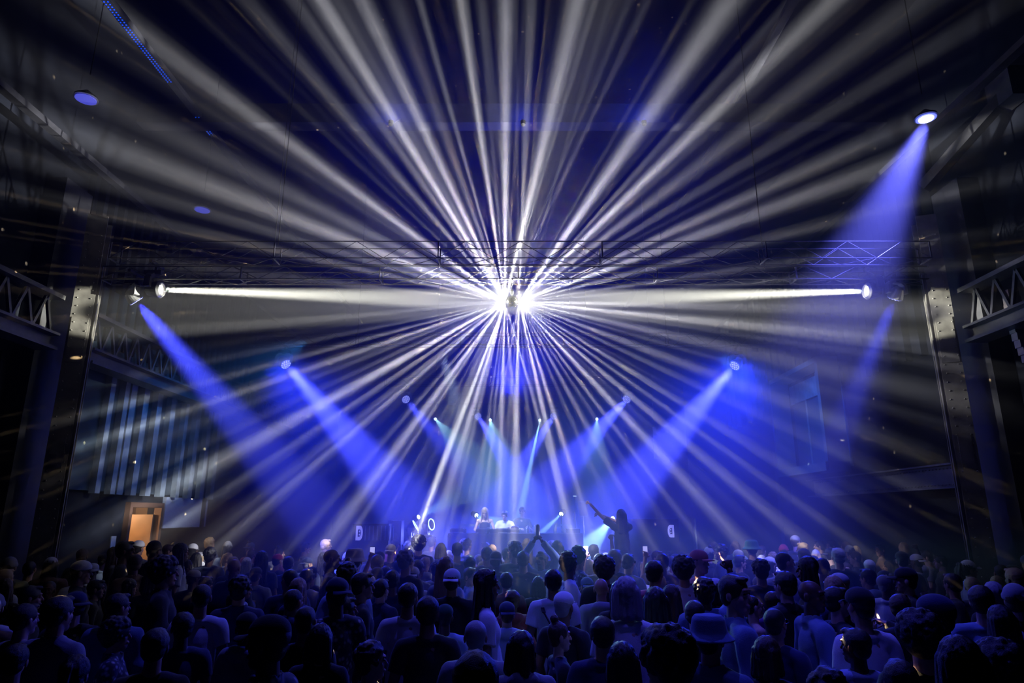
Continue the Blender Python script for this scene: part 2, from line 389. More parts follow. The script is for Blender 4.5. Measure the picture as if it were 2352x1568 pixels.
m = MB(); m.box((.06, Lw * .36, Hw / 2 - .1), (.03, .035, Hw - .4)); m.box((.06, Lw * .68, Hw / 2 - .1), (.03, .035, Hw - .4)); m.build('mullion', BATTEN, wn1)
# bracket post near the window, lower right wall band
struct(MB().box((7.6, 18.9, 2.0), (.3, .25, 4.0)).build('trim_8', STEEL))
# curved pale duct and panels seen past the right column
m = MB()
for i in range(12):
    t = i / 11; z = 4.25 + 1.2 * t
    m.box((7.62 - .16 * math.sin(t * PI * .5) * 1.0, 9.35, z), (.16 + .1 * math.sin(t * PI), .12, .12))
tag(m.build('curved_duct', mat('cream_painted_duct', (.6, .52, .4), .5, vary=.15, bscale=6)), 'cream curved duct strip on the wall right of the right riveted column', 'duct')
tag(MB().box((7.8, 8.6, 4.8), (.1, .14, 1.3)).build('wall_pipe', STEELG), 'grey vertical pipe at right edge behind the cream duct', 'pipe')

# ceiling rails, cross girder
def rail(x, z, ya, yb, label, dots=None):
    r = empty('ceiling_rail', (x, ya, z), label, 'rail')
    MB().box((0, (yb - ya) / 2, 0), (.14, yb - ya, .1)).build('rail_body', STEEL, r)
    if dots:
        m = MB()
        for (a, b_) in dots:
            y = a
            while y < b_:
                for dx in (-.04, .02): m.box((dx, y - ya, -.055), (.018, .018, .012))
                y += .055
        m.build('painted_light_dots', mat('blue_lit_glow', (.02, .05, .5), .4, emit=(.0, .07, .9), es=1.1), r, kind='stuff')  # emissive dots imitate blue light falling on a perforated steel rail
rail(-6.2, 9.9, 5.0, 26, 'ceiling rail with rows of tiny dots glowing as if lit blue, upper left', [(8.2, 10.35), (11.45, 12.1)])
rail(-7.2, 8.1, 4.0, 26, 'thin dark ceiling rail at far left above the blue downlight')
rail(6.9, 8.4, 4.0, 26, 'thin dark ceiling rail at right above the bright blue downlight')
rail(4.6, 10.4, 4.0, 26, 'thin dark ceiling rail right of centre')
cg = tag(MB().box((0, 11.6, 9.95), (14.8, .3, .42)).build('ceiling_girder', STEEL), 'horizontal ceiling girder lit blue above the mirror ball', 'girder')
for x in (-2.2, .2, 2.4):
    up = empty('uplight', (x, 10.55, 9.1), 'small uplight under the blue-lit ceiling girder, ' + {-2.2: 'left', .2: 'middle', 2.4: 'right'}[x] + ' of three', 'uplight', 'uplights under the girder')
    MB().lathe((0, 0, 0), (0, .3, 1), [(0, .04), (.08, .05)], 12).build('lamp_body', BLACK, up)
    MB().tube((0, 0, 0), (0, .95, .75), .012, n=6).build('support_arm', BLACK, up)
    lamp('girder_glow', 'SPOT', (x, 10.57, 9.2), (.01, .04, 1), 170, (x, 11.45, 9.95), spot_size=math.radians(140), spot_blend=1, shadow_soft_size=.1)
# right haunch brace lit by the downlight
hb = empty('roof_brace', (7.7, 8.9, 8.6), 'diagonal steel brace on the right wall beside the bright blue downlight', 'brace')
m = MB(); m.bar((0, 0, 0), (-.75, 1.2, -1.0), .2, .16); m.build('brace_arm', STEELG, hb)
MB().box((0, 0, .05), (.3, .5, .5)).build('gusset_plate', STEELG, hb)

# ------------------------------------------------------------------ trusses
def truss(a, b, w, h, step, label, r=.012):
    a = Vector(a); b = Vector(b); L = (b - a).length
    t = empty('lighting_truss', a, label, 'truss')
    d = (b - a).normalized()
    def pt(s, y, z): return d * s + Vector((0, y, z))
    for (y, z) in ((0, 0), (w, 0), (0, h), (w, h)):
        MB().tube(pt(0, y, z), pt(L, y, z), r, n=8).build('chord', ALU, t, smooth=True)
    m = MB(); n = max(2, int(L / step))
    for i in range(n):
        s0 = L * i / n; s1 = L * (i + 1) / n; sm = (s0 + s1) / 2; q = r * .6
        m.tube(pt(s0, 0, 0), pt(sm, 0, h), q, n=6); m.tube(pt(sm, 0, h), pt(s1, 0, 0), q, n=6)
        m.tube(pt(s0, w, 0), pt(sm, w, h), q, n=6); m.tube(pt(sm, w, h), pt(s1, w, 0), q, n=6)
        m.tube(pt(s0, 0, 0), pt(sm, w, 0), q, n=6); m.tube(pt(sm, w, 0), pt(s1, 0, 0), q, n=6)
    m.build('bracing', ALU, t)
    k = max(2, int(L / 2.2))
    for i in range(k + 1):
        s0 = L * i / k; m = MB()
        m.bar(pt(s0, 0, 0), pt(s0, w, 0), .02); m.bar(pt(s0, 0, 0), pt(s0, 0, h), .02)
        m.bar(pt(s0, w, 0), pt(s0, w, h), .02)
        m.build('coupler', ALU, t)
    for s0 in (L * .2, L * .8):
        MB().tube(pt(s0, w / 2, h), pt(s0, w / 2, ZC - a.z), .008, n=6).build('hanging_wire', BLACK, t)
    return t
T1 = truss(P(232, 640, 10.35), Vector((P(2150, 640, 10.35).x, 10.35, P(232, 640, 10.35).z)), .28, .22, .82, 'long aluminium box truss holding the mirror ball and side lights')
truss(P(250, 592, 9.7), Vector((P(2140, 592, 9.7).x, 9.7, P(250, 592, 9.7).z)), .3, .28, .82, 'upper aluminium truss just above the mirror ball truss', .009)
ZM = P(652, 831, 16.3).z + .42; ZR = P(930, 914, 21.5).z + .42; ZQ = P(1096, 953, 25).z + .42
truss((-6.6, 16.15, ZM), (6.6, 16.15, ZM), .3, .3, .8, 'middle truss over the stage front holding two blue lights')
truss((-4.2, 21.35, ZR), (4.2, 21.35, ZR), .3, .3, .8, 'rear truss holding two small blue lights')
truss((-3.8, 24.85, ZQ), (3.8, 24.85, ZQ), .3, .3, .8, 'rearmost truss above the performers holding two small blue lights')

# ------------------------------------------------------------------ mirror ball
mb_ = empty('mirror_ball', BALL - Vector((0, 0, BR)), 'mirror ball hanging under the truss, centre of all the white rays', 'mirror ball')
m = MB(); n = 22; rows = 13
for j in range(rows):
    p0 = -PI / 2 + PI * j / rows + .012; p1 = -PI / 2 + PI * (j + 1) / rows - .012
    k = max(5, int(n * math.cos((p0 + p1) / 2)))
    for i in range(k):
        t0 = 2 * PI * i / k + .014; t1 = 2 * PI * (i + 1) / k - .014
        q = [Vector((math.cos(p) * math.cos(t), math.cos(p) * math.sin(t), math.sin(p))) * BR + Vector((0, 0, BR)) for p, t in ((p0, t0), (p0, t1), (p1, t1), (p1, t0))]
        m.add(q, [(0, 1, 2, 3)])
m.build('mirror_tiles', MIRROR, mb_)
MB().ell((0, 0, BR), (BR * .97,) * 3, 24, 16).build('ball_core', BLACK, mb_, smooth=True)
MB().tube((0, 0, 2 * BR), (0, 0, T1.location.z - BALL.z + BR), .006, n=8).bar((0, -.17, T1.location.z - BALL.z + BR - .01), (0, .15, T1.location.z - BALL.z + BR - .01), .03).build('hanging_rod', BLACK, mb_)
MB().lathe((0, 0, 2 * BR + .02), (0, 0, 1), [(0, .02), (.05, .03), (.08, .02)], 12).build('motor', BLACK, mb_)

# ------------------------------------------------------------------ moving heads
LEDB = mat('blue_led_lens', (.02, .03, .4), .3, emit=(.16, .2, 1.0), es=1.0)
LEDW = mat('white_led_dot', (.5, .5, .6), .3, emit=(.75, .8, 1.0), es=1.6)
WARM = mat('white_beam_lens', (.8, .8, .7), .3, emit=(1, .97, .85), es=6)
def oriented(parent, loc, direction):
    e = Vector(direction).to_track_quat('-Z', 'Y').to_euler()
    return e
def wash_light(loc, aim, S, label, hang=True, kind='blue'):
    loc = Vector(loc); dr = (Vector(aim) - loc).normalized()
    r = empty('moving_head_light', loc, label, 'stage light')
    up = 1 if hang else -1
    q = dr.to_track_quat('Z', 'Y').to_matrix()
    hd = Vector((dr.x, dr.y, 0)); hd = hd.normalized() if hd.length > .05 else Vector((0, -1, 0))
    sd = Vector((-hd.y, hd.x, 0))
    if abs(sd.x) < .6: sd = Vector((1, 0, 0)) if kind == 'blue' else Vector((0, 1, 0))
    # yoke
    m = MB(); t_ = .035 * S / .3; H = .62 * S
    pts = [sd * -.56 * S + Vector((0, 0, -.05 * S * up)), sd * -.54 * S + Vector((0, 0, up * H * .7)), sd * -.3 * S + Vector((0, 0, up * H)), sd * .3 * S + Vector((0, 0, up * H)), sd * .54 * S + Vector((0, 0, up * H * .7)), sd * .56 * S + Vector((0, 0, -.05 * S * up))]
    for a, b in zip(pts, pts[1:]): m.bar(a, b, t_ * 2.4, t_ * 1.6)
    m.build('yoke', GREYP if kind != 'white' else BLACK, r)
    m = MB(); m.box((0, 0, up * (H + .13 * S)), (.8 * S, .62 * S, .2 * S)); m.box((0, 0, up * (H + .02 * S)), (.3 * S, .3 * S, .06 * S)); m.build('base', BLACK, r)
    if hang:
        m = MB(); m.bar((0, 0, H + .2 * S), (0, 0, H + .2 * S + .14), .04); m.tube((-.03, 0, H + .2 * S + .13), (.03, 0, H + .2 * S + .13), .03); m.bar((0, -.2, H + .2 * S + .14), (0, .2, H + .2 * S + .14), .05); m.build('clamp', BLACK, r)
    m = MB(); R0 = .42 * S
    m.lathe(-dr * .34 * S, dr, [(0, .16 * S), (.1 * S, .28 * S), (.34 * S, .36 * S), (.6 * S, R0), (.66 * S, R0)], 20)
    hb_ = m.build('head', GREYP if kind == 'blue' else BLACK, r, smooth=False)
    c = dr * (.325 * S)
    ex = q @ Vector((1, 0, 0)); ey = q @ Vector((0, 1, 0))
    if kind == 'blue':
        lp = MB().tube(c, c + dr * .006, R0 * .94, n=24).build('lens_plate', LEDB, r)
        for rr, nn in ((0, 1), (.42, 6), (.8, 12)):
            for i in range(nn):
                t = 2 * PI * i / nn; o = c + (ex * math.cos(t) + ey * math.sin(t)) * rr * R0 * .95 + dr * .005
                MB().tube(o, o + dr * .008, R0 * .095, n=8).build('led', LEDW, lp)
    elif kind == 'white':
        MB().tube(c, c + dr * .01, R0 * .5, n=24).build('lens', WARM, r)
        MB().lathe(c, dr, [(0, R0 * .9), (.03, R0 * .8), (.031, R0 * .7), (.0, R0 * .6)], 24).build('lens_rim', GREYP, r)
    else:
        m = MB()
        for i in range(24):
            t = 2 * PI * i / 24; t2 = 2 * PI * (i + 1) / 24
            m.bar(c + (ex * math.cos(t) + ey * math.sin(t)) * R0 * .88 + dr * .01, c + (ex * math.cos(t2) + ey * math.sin(t2)) * R0 * .88 + dr * .01, .018)
        m.build('light_ring', mat('cyan_light_ring', (.5, .7, .8), .4, emit=(.6, .9, 1.0), es=2.5), r)
        MB().tube(c, c + dr * .006, R0 * .8, n=20).build('lens_plate', BLACK, r)
    return r
WL = ['blue wash light hanging at far left beside the left riveted column', 'blue wash light hanging at far right beside the right riveted column',
      'blue wash light on the middle truss, left side', 'blue wash light on the middle truss, right side',
      'small blue wash light on the rear truss, left side', 'small blue wash light on the rear truss, right side',
      'small blue wash light on the rearmost truss, left of the cyan beam', 'small blue wash light on the rearmost truss, right of the cyan beam']
for (a, b, Y, c, d_, Z, e, s_), lb in zip(WASHES, WL):
    q_ = P(c, d_, Z)
    wash_light(P(a, b, Y), q_, .30 if Y < 12 else .34, lb)
for p, lb in ((WHITE_L, 'black spot lamp at left firing a white beam at the mirror ball'), (WHITE_R, 'black spot lamp at right firing a white beam at the mirror ball')):
    dr = (BALL - p).normalized()
    wash_light(p - dr * .16, BALL, .36, lb, kind='white')
# blue ceiling downlights
def downlight(p, label, on):
    r = empty('downlight', p, label, 'downlight')
    MB().lathe((0, 0, -.02), (0, 0, 1), [(0, .155), (.02, .155), (.06, .10), (.12, .03)], 24).build('lamp_housing', BLACK, r)
    MB().lathe((0, 0, -.035), (0, 0, 1), [(0, .165), (.012, .16), (.013, .14), (.0, .14)], 24).build('trim_ring', GREYP, r)
    if on: MB().tube((.0, 0, -.065), (.0, 0, -.05), .10, n=20).build('lens', mat('downlight_lens', (1, 1, .8), .4, emit=(1, 1, .75), es=5), r)
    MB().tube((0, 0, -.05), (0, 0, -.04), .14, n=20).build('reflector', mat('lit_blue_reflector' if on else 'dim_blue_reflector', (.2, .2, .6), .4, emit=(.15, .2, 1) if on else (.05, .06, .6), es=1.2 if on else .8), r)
    MB().tube((0, 0, .38), (0, 0, ZC - p.z), .01, n=6).build('stem', BLACK, r)
downlight(CEIL_R, 'bright blue-white downlight high on the right', True)
downlight(P(198, 222, 8.5), 'dim blue downlight high on the far left', False)
downlight(P(465, 478, 12.0), 'small dim blue downlight on the left, farther from the camera', False)

# ------------------------------------------------------------------ people: body meshes
def remesh(mb, name, vox, smooth=3, fac=.5, dec=.4):
    me0 = mb.mesh('tmp'); o = bpy.data.objects.new('tmp', me0); COL.objects.link(o)
    r = o.modifiers.new('r', 'REMESH'); r.mode = 'VOXEL'; r.voxel_size = vox; r.use_smooth_shade = True
    if smooth:
        s_ = o.modifiers.new('s', 'SMOOTH'); s_.iterations = smooth; s_.factor = fac
    if dec < 1:
        d_ = o.modifiers.new('d', 'DECIMATE'); d_.ratio = dec
    bpy.context.view_layer.update()
    dg = bpy.context.evaluated_depsgraph_get()
    me = bpy.data.meshes.new_from_object(o.evaluated_get(dg)); me.name = name
    bpy.data.objects.remove(o); bpy.data.meshes.remove(me0)
    me.polygons.foreach_set('use_smooth', [True] * len(me.polygons))
    return me

# pose: elbow and wrist of each arm (L is -x, R is +x when seen from behind), finger curl, head turn, lean
REST = dict(l=((-.245, -.03, 1.13), (-.24, .08, .90)), r=((.245, -.03, 1.13), (.24, .08, .90)))
POSES = {
 'rest': dict(REST, turn=0),
 'turn_left': dict(REST, turn=48),
 'turn_right': dict(REST, turn=-48),
 'hold': dict(l=((-.25, .02, 1.13), (-.12, .24, 1.22)), r=((.25, .02, 1.13), (.13, .25, 1.18)), turn=0, curl=1),
 'fist': dict(l=REST['l'], r=((.30, .10, 1.56), (.27, .14, 1.83)), turn=0, curl=2),
 'overhead': dict(l=((-.27, .06, 1.66), (-.06, .12, 1.92)), r=((.27, .06, 1.66), (.06, .12, 1.92)), turn=0, curl=1, tilt=-12),
 'phone': dict(l=((-.24, .22, 1.42), (-.17, .34, 1.68)), r=REST['r'], turn=0, curl=1),
 'nape': dict(l=REST['l'], r=((.40, .06, 1.36), (.24, .10, 1.56)), turn=-20, curl=2),
 'decks': dict(l=((-.27, .10, 1.18), (-.2, .34, 1.14)), r=((.27, .10, 1.18), (.18, .34, 1.14)), turn=0, lean=.10, curl=1, tilt=25),
 'crossed_up': dict(l=((-.36, .22, 1.62), (-.58, .30, 1.86)), r=((-.02, .30, 1.52), (-.40, .32, 1.66)), turn=10, curl=2, seat=1),
}
NECK = Vector((0, -.01, 1.48))
def headrot(p): return Matrix.Rotation(math.radians(p.get('turn', 0)), 3, 'Z') @ Matrix.Rotation(math.radians(-p.get('tilt', 0)), 3, 'X')
def lean(p, v):
    v = Vector(v); k = p.get('lean', 0)
    if v.z > .95: v.y += k * (v.z - .95) / .5
    return v
def hand(m, w, e, sgn, curl):
    w = Vector(w); d = (w - Vector(e)).normalized()
    side = d.cross(Vector((0, 0, 1))) if abs(d.z) < .8 else Vector((0, 1, 0)).cross(d)
    side = side.normalized(); nrm = side.cross(d).normalized()
    if nrm.y < 0: nrm = -nrm
    q = Matrix((side, d, nrm)).transposed()
    m.ell(w + d * .05, (.042, .055, .017), 12, 8, q)
    ln = (.066, .076, .07, .055)
    for i in range(4):
        b = w + d * .088 + side * (-.032 + .0215 * i); fan = side * (-.15 + .1 * i)
        c1 = (.3, .8, 1.5)[curl]; c2 = (.5, 1.6, 2.9)[curl]; L = ln[i]
        k1 = b + (d * math.cos(c1) + nrm * math.sin(c1) + fan) * L * .5
        k2 = k1 + (d * math.cos(c2) + nrm * math.sin(c2) + fan * .6) * L * .5
        m.cap(b, k1, .0092, .0086, 8); m.cap(k1, k2, .0086, .0076, 8)
    ts = side * (1 if sgn < 0 else -1)
    t0 = w + d * .03 + ts * .035; t1 = t0 + d * .035 + ts * .028 + nrm * (.012 + .01 * curl); t2 = t1 + d * .025 + nrm * (.012 + .012 * curl) - ts * .012 * curl
    m.cap(t0, t1, .0125, .0115, 8); m.cap(t1, t2, .0115, .0095, 8)

def shoulders(p, s):
    e = Vector(p['l' if s < 0 else 'r'][0])
    S = Vector((s * .178, -.012, 1.395))
    if e.z > 1.45: S += Vector((-s * .02, .01, .045))
    return S
def limbs(p):
    for s, k in ((-1, 'l'), (1, 'r')):
        S = lean(p, shoulders(p, s)); E_ = lean(p, p[k][0]); W = lean(p, p[k][1])
        yield s, S, E_, W
def legs(p):
    for s in (-1, 1):
        if p.get('seat'): yield s, Vector((s * .09, 0, .90)), Vector((s * .17, .40, .84)), Vector((s * .13, .44, .46)), 1
        else: yield s, Vector((s * .09, 0, .90)), Vector((s * .105, .02, .50)), Vector((s * .11, -.02, .09)), 0
def body_mesh(name, p, fem=0):
    m = MB(); hr = headrot(p); off = lean(p, NECK) - NECK
    H = lambda c: NECK + off + hr @ (Vector(c) - NECK)
    m.ell(H((0, -.010, 1.665)), (.075, .094, .086), 18, 12, hr)
    m.ell(H((0, .022, 1.60)), (.060, .070, .075), 14, 9, hr)
    m.ell(H((0, .052, 1.545)), (.038, .040, .034), 12, 8, hr)          # jaw and chin
    m.cap(H((0, .088, 1.650)), H((0, .108, 1.613)), .008, .0128, 8)     # nose
    m.ell(H((0, .083, 1.672)), (.048, .016, .010), 10, 6, hr)          # brow
    m.ell(H((0, .092, 1.573)), (.024, .012, .010), 10, 6, hr)          # lips
    for s in (-1, 1):
        m.ell(H((s * .036, .062, 1.610)), (.020, .018, .024), 8, 6, hr)
        m.ell(H((s * .028, .078, 1.648)), (.014, .012, .010), 8, 6, hr)  # eyes
        m.ell(H((s * .079, -.006, 1.628)), (.012, .022, .034), 8, 6, hr) # ears
    m.cap(lean(p, (0, -.02, 1.42)), H((0, -.012, 1.56)), .060 - .008 * fem, .055 - .008 * fem, 14)
    sh = 1 - .1 * fem
    m.ell(lean(p, (0, 0, 1.27)), (.158 * sh, .108, .19), 16, 10); m.ell(lean(p, (0, 0, 1.07)), (.128 * sh, .098, .17), 16, 10); m.ell((0, -.005, .92), (.162, .118, .13), 16, 10)
    for s, S, E_, W in limbs(p):
        m.cap(lean(p, (0, -.02, 1.455)), S, .045, .052); m.cap(lean(p, (0, -.01, 1.36)), S, .07, .058)
        m.cap(S, E_, .052 - .006 * fem, .040 - .004 * fem); m.cap(E_, W, .040 - .004 * fem, .027)
        hand(m, W, E_, s, p.get('curl', 0))
    for s, hp, kn, an, seat in legs(p):
        m.cap(hp, kn, .085, .058); m.cap(kn, an, .056, .040)
    return remesh(m, name, .0064, 2, .4, .22)

def cloth_noise(me, amp, sc_=7, hem=None, zlo=.9):
    me.update()
    nn = [v.normal.copy() for v in me.vertices]
    for v, n_ in zip(me.vertices, nn):
        c = v.co
        f = noise.noise(Vector((c.x * sc_ * 1.6, c.y * sc_ * 1.6, c.z * sc_ * .7))) + .6 * math.sin((c.z * 26 + c.x * 18 * (1 if c.x > 0 else -1)) + 3 * noise.noise(c * 5)) * max(0, 1.3 - abs(c.z - 1.1) * 2)
        v.co += n_ * amp * f
        if hem is not None and v.co.z < hem: v.co.z = hem + (v.co.z - hem) * .05
    me.update(); return me
def top_mesh(name, p, kind, fem=0):
    m = MB(); g = {'tee': .014, 'long': .022, 'hoodie': .030, 'tank': .009}[kind]; sh = 1 - .1 * fem
    m.ell(lean(p, (0, 0, 1.26)), (.160 * sh + g, .108 + g, .19 + g * .3), 18, 12)
    m.cap(lean(p, (0, 0, 1.12)), (0, -.002, .93), .138 * sh + g * .6, .15 + g * .5, 18)
    for x in (-.05, .05): m.cap(lean(p, (x, 0, 1.2)), (x * 1.1, -.002, .86), .105 * sh + g * .7, .115 + g * .6, 14)
    for s, S, E_, W in limbs(p):
        if kind != 'tank':
            m.cap(lean(p, (0, -.02, 1.437)), S, .046 + g * .7, .054 + g)
        else: m.cap(lean(p, (s * .075, -.01, 1.42)), lean(p, (s * .09, 0, 1.2)), .035, .06)
        m.cap(lean(p, (0, -.005, 1.34)), S * .85 + lean(p, (0, 0, 1.34)) * .15, .075 + g, (.054 + g) if kind != 'tank' else .04)
        if kind == 'tee':
            d = E_ - S; m.cap(S, S + d * .2, .053 + g, .053 + g); m.tube(S, S + d * .68, .054 + g, .060 + g, 16)
        elif kind in ('long', 'hoodie'):
            m.cap(S, E_, .054 + g, .044 + g); d = W - E_; m.tube(E_, E_ + d * .93, .044 + g, .034 + g * .7, 14); m.cap(E_, E_ + d * .2, .044 + g, .043 + g)
    if kind == 'tee': m.ell(lean(p, (0, -.014, 1.437)), (.105, .084, .042), 16, 8)
    if kind == 'hoodie':
        m.ell(lean(p, (0, -.085, 1.45)), (.115, .065, .07), 14, 8); m.ell(lean(p, (0, -.02, 1.475)), (.095, .085, .035), 14, 8)
    if kind == 'long':
        m.lathe(lean(p, (0, -.015, 1.43)), (0, .05, 1), [(0, .088), (.07, .078), (.071, .07), (.0, .07)], 18)
    me = remesh(m, name, .0125, 2)
    return cloth_noise(me, .0105 if kind != 'tank' else .003, hem=.80 if kind != 'tank' else .88)
def trouser_mesh(name, p):
    m = MB(); m.ell((0, -.005, .92), (.172, .128, .135), 16, 10)
    for s, hp, kn, an, seat in legs(p):
        m.cap(hp, kn, .095, .072); m.tube(kn, an, .072, .062, 14); m.cap(kn, kn + (an - kn) * .2, .072, .07)
    return cloth_noise(remesh(m, name, .016, 2), .005)
def shoe_mesh(name, p):
    m = MB()
    for s, hp, kn, an, seat in legs(p):
        f = an + Vector((0, .07, -.03 if not seat else -.06)); m.ell(f, (.045, .13, .045), 14, 8); m.box(f + Vector((0, 0, -.035)), (.085, .25, .022)); m.cap(an + Vector((0, -.01, -.02)), an + Vector((0, -.01, .03)), .048)
    return remesh(m, name, .012, 1)

# hair and hats, built around the head at rest (origin = body origin)
def shell(m, front=.0, grow=.010, nape=True):
    m.ell((0, -.020 + front, 1.675), (.078 + grow, .090 + grow, .082 + grow), 20, 14)
    if nape: m.ell((0, -.048, 1.62), (.066 + grow, .048 + grow, .07), 16, 10)
def hair_mesh(kind):
    m = MB(); rnd = random.Random(hash(kind) % 1000 if False else sum(map(ord, kind)))
    if kind == 'short':
        shell(m, 0, .012); m.ell((0, .05, 1.738), (.05, .045, .022), 12, 8)
        me = remesh(m, 'hair_short', .007, 1); a, f = .004, 60
    elif kind == 'buzz':
        shell(m, -.004, .004); me = remesh(m, 'hair_buzz', .007, 1); a, f = .0015, 120
    elif kind in ('curly', 'afro'):
        g = .014 if kind == 'curly' else .032; R_ = .016 if kind == 'curly' else .02
        m.ell((0, -.022, 1.685), (.078 + g, .088 + g, .085 + g), 20, 14); m.ell((0, -.055, 1.62), (.07 + g * .8, .05 + g * .7, .07 + g * .5), 14, 9)
        for i in range(170 if kind == 'curly' else 230):
            t = rnd.random() * 2 * PI; z = rnd.uniform(-.75, 1); q = math.sqrt(1 - z * z)
            v = Vector((q * math.cos(t), q * math.sin(t), z))
            if v.y > .55 and v.z < .35: continue
            m.ell(Vector((0, -.022, 1.68)) + Vector((v.x * (.08 + g), v.y * (.09 + g), v.z * (.085 + g))), (R_ * rnd.uniform(.6, 1.1),) * 3, 7, 5)
        me = remesh(m, 'hair_' + kind, .007, 1); a, f = .002, 90
    elif kind in ('long', 'bob', 'ponytail'):
        shell(m, .004, .014)
        if kind == 'long':
            for x in (-.06, -.03, 0, .03, .06):
                m.cap((x, -.055, 1.66), (x * 1.35, -.10, 1.30 + abs(x) * .6), .042, .026)
            for s in (-1, 1): m.cap((s * .07, -.01, 1.66), (s * .095, -.01, 1.40), .026, .02); m.cap((s * .07, .02, 1.66), (s * .10, .06, 1.36), .018, .014)
        elif kind == 'bob':
            for x in (-.06, -.02, .02, .06): m.cap((x, -.05, 1.66), (x * 1.4, -.07, 1.51), .048, .036)
            for s in (-1, 1): m.cap((s * .075, -.005, 1.67), (s * .09, .005, 1.53), .03, .028)
        else:
            m.ell((0, -.105, 1.70), (.036, .04, .036), 12, 8); m.cap((0, -.115, 1.70), (0, -.155, 1.56), .026, .024); m.cap((0, -.155, 1.56), (.01, -.13, 1.42), .024, .01)
        me = remesh(m, 'hair_' + kind, .008, 2); a, f = .0035, 0
    elif kind == 'bun':
        shell(m, 0, .010); m.ell((0, -.05, 1.785), (.04, .04, .036), 14, 9); me = remesh(m, 'hair_bun', .008, 1); a, f = .003, 0
    elif kind in ('cap', 'hat_brim', 'beanie'):
        pass
    me.update(); nn = [v.normal.copy() for v in me.vertices]
    for v, n_ in zip(me.vertices, nn):
        c = v.co
        w_ = noise.noise(c * f) if f else math.sin(math.atan2(c.x, -(c.y + .02)) * 34 + 4 * noise.noise(c * 9)) 
        v.co += n_ * a * w_
    me.update(); return me
def hat_parts(kind):
    out = []
    if kind in ('cap', 'cap_back'):
        m = MB(); m.ell((0, -.008, 1.695), (.090, .108, .082), 22, 14); me = remesh(m, 'cap_crown', .009, 1)
        for v in me.vertices:
            if v.co.z < 1.668: v.co.z = 1.668
        out.append(('cap_crown', me))
        m = MB(); n_ = 12; vs_ = []
        for z in (0, -.006):
            for i in range(n_ + 1):
                t = PI * (i / n_); x = .078 * math.cos(t); vs_.append((x, .075 + .02 * math.sin(t), 1.678 + z - .0)); vs_.append((x * 1.02, .09 + .085 * math.sin(t), 1.668 + z - .012 * abs(math.cos(t))))
        fs_ = []; k = 2 * (n_ + 1)
        for i in range(n_):
            a = 2 * i; fs_ += [(a, a + 1, a + 3, a + 2), (k + a, k + a + 2, k + a + 3, k + a + 1), (a + 1, k + a + 1, k + a + 3, a + 3), (a, a + 2, k + a + 2, k + a)]
        m.add(vs_, fs_); out.append(('cap_brim', m.mesh('cap_brim', True)))
    elif kind == 'bucket':
        m = MB(); m.lathe((0, -.008, 1.655), (0, 0, 1), [(-.022, .150), (-.016, .152), (.02, .112), (.10, .098), (.122, .080), (.126, .04)], 28); m.ell((0, -.008, 1.70), (.10, .104, .082), 20, 12)
        m2 = remesh(m, 'bucket_crown', .008, 2); out.append(('hat_crown', cloth_noise(m2, .003, 12)))
    elif kind == 'beanie':
        m = MB(); m.ell((0, -.012, 1.69), (.090, .106, .10), 22, 14); m.lathe((0, -.012, 1.655), (0, 0, 1), [(0, .094), (.005, .10), (.04, .10), (.045, .094)], 24)
        me = remesh(m, 'beanie_knit', .009, 1)
        for v in me.vertices:
            if v.co.z < 1.652: v.co.z = 1.652
            q = math.sin(math.atan2(v.co.x, v.co.y) * 40) * .0015; v.co.x *= 1 + q * 6; v.co.y *= 1 + q * 6
        out.append(('beanie_knit', me))
    return out

BM = {}; TM = {}; LM = {}; SM = {}; HM = {}; HT = {}
def get(cache, key, fn):
    if key not in cache: cache[key] = fn()
    return cache[key]
PAINTED = {}
def painted(me, m):                      # one copy of a mesh per material, shared by everyone who wears it
    k = (me.name, m.name)
    if k not in PAINTED:
        c = me.copy(); c.materials.clear(); c.materials.append(m); PAINTED[k] = c
    return PAINTED[k]
def opart(name, me, m, parent):
    o = bpy.data.objects.new(name, painted(me, m)); COL.objects.link(o); o.parent = parent; return o

SKIN = [mat('skin_%s' % n, c, .5, vary=.08, bscale=25, spec=.4) for n, c in (('light', (.62, .40, .30)), ('medium', (.45, .26, .17)), ('tan', (.30, .16, .10)), ('deep', (.13, .065, .04)))]
HAIRM = {'d': mat('dark_hair', (.012, .010, .010), .42, bump=.5, bscale=220), 'n': mat('brown_hair', (.06, .032, .018), .42, bump=.5, bscale=220),
         'y': mat('blonde_hair', (.45, .30, .14), .4, bump=.5, bscale=220), 'g': mat('grey_hair', (.38, .37, .36), .45, bump=.5, bscale=220)}
CN = {'w': ('white', (.80, .80, .80)), 'k': ('black', (.012, .012, .014)), 'g': ('grey', (.28, .28, .29)), 'n': ('navy', (.02, .03, .09)), 'r': ('red', (.42, .03, .025)),
      'p': ('pink', (.62, .18, .22)), 'd': ('denim-blue', (.14, .22, .36)), 'o': ('olive', (.10, .11, .05)), 'b': ('brown', (.14, .07, .035)), 'l': ('light blue', (.42, .55, .72)),
      'c': ('cream', (.60, .52, .40)), 'm': ('maroon', (.16, .02, .03)), 'y': ('mustard', (.5, .32, .06)), 'f': ('patterned', (.3, .3, .32)), 's': ('dark green', (.02, .08, .05)), 'u': ('purple', (.16, .06, .28))}
CLOTH = {k: mat(v[0].replace(' ', '_') + '_cloth', v[1], .85, bump=.25, bscale=160, vary=.06, sheen=.15) for k, v in CN.items()}
fm = CLOTH['f']; t_ = fm.node_tree; vv = t_.nodes.new('ShaderNodeTexVoronoi'); vv.inputs['Scale'].default_value = 22; tc_ = t_.nodes.new('ShaderNodeTexCoord')
rr = t_.nodes.new('ShaderNodeValToRGB'); rr.color_ramp.elements[0].color = (.75, .72, .68, 1); rr.color_ramp.elements[1].color = (.03, .03, .05, 1); rr.color_ramp.elements[1].position = .45
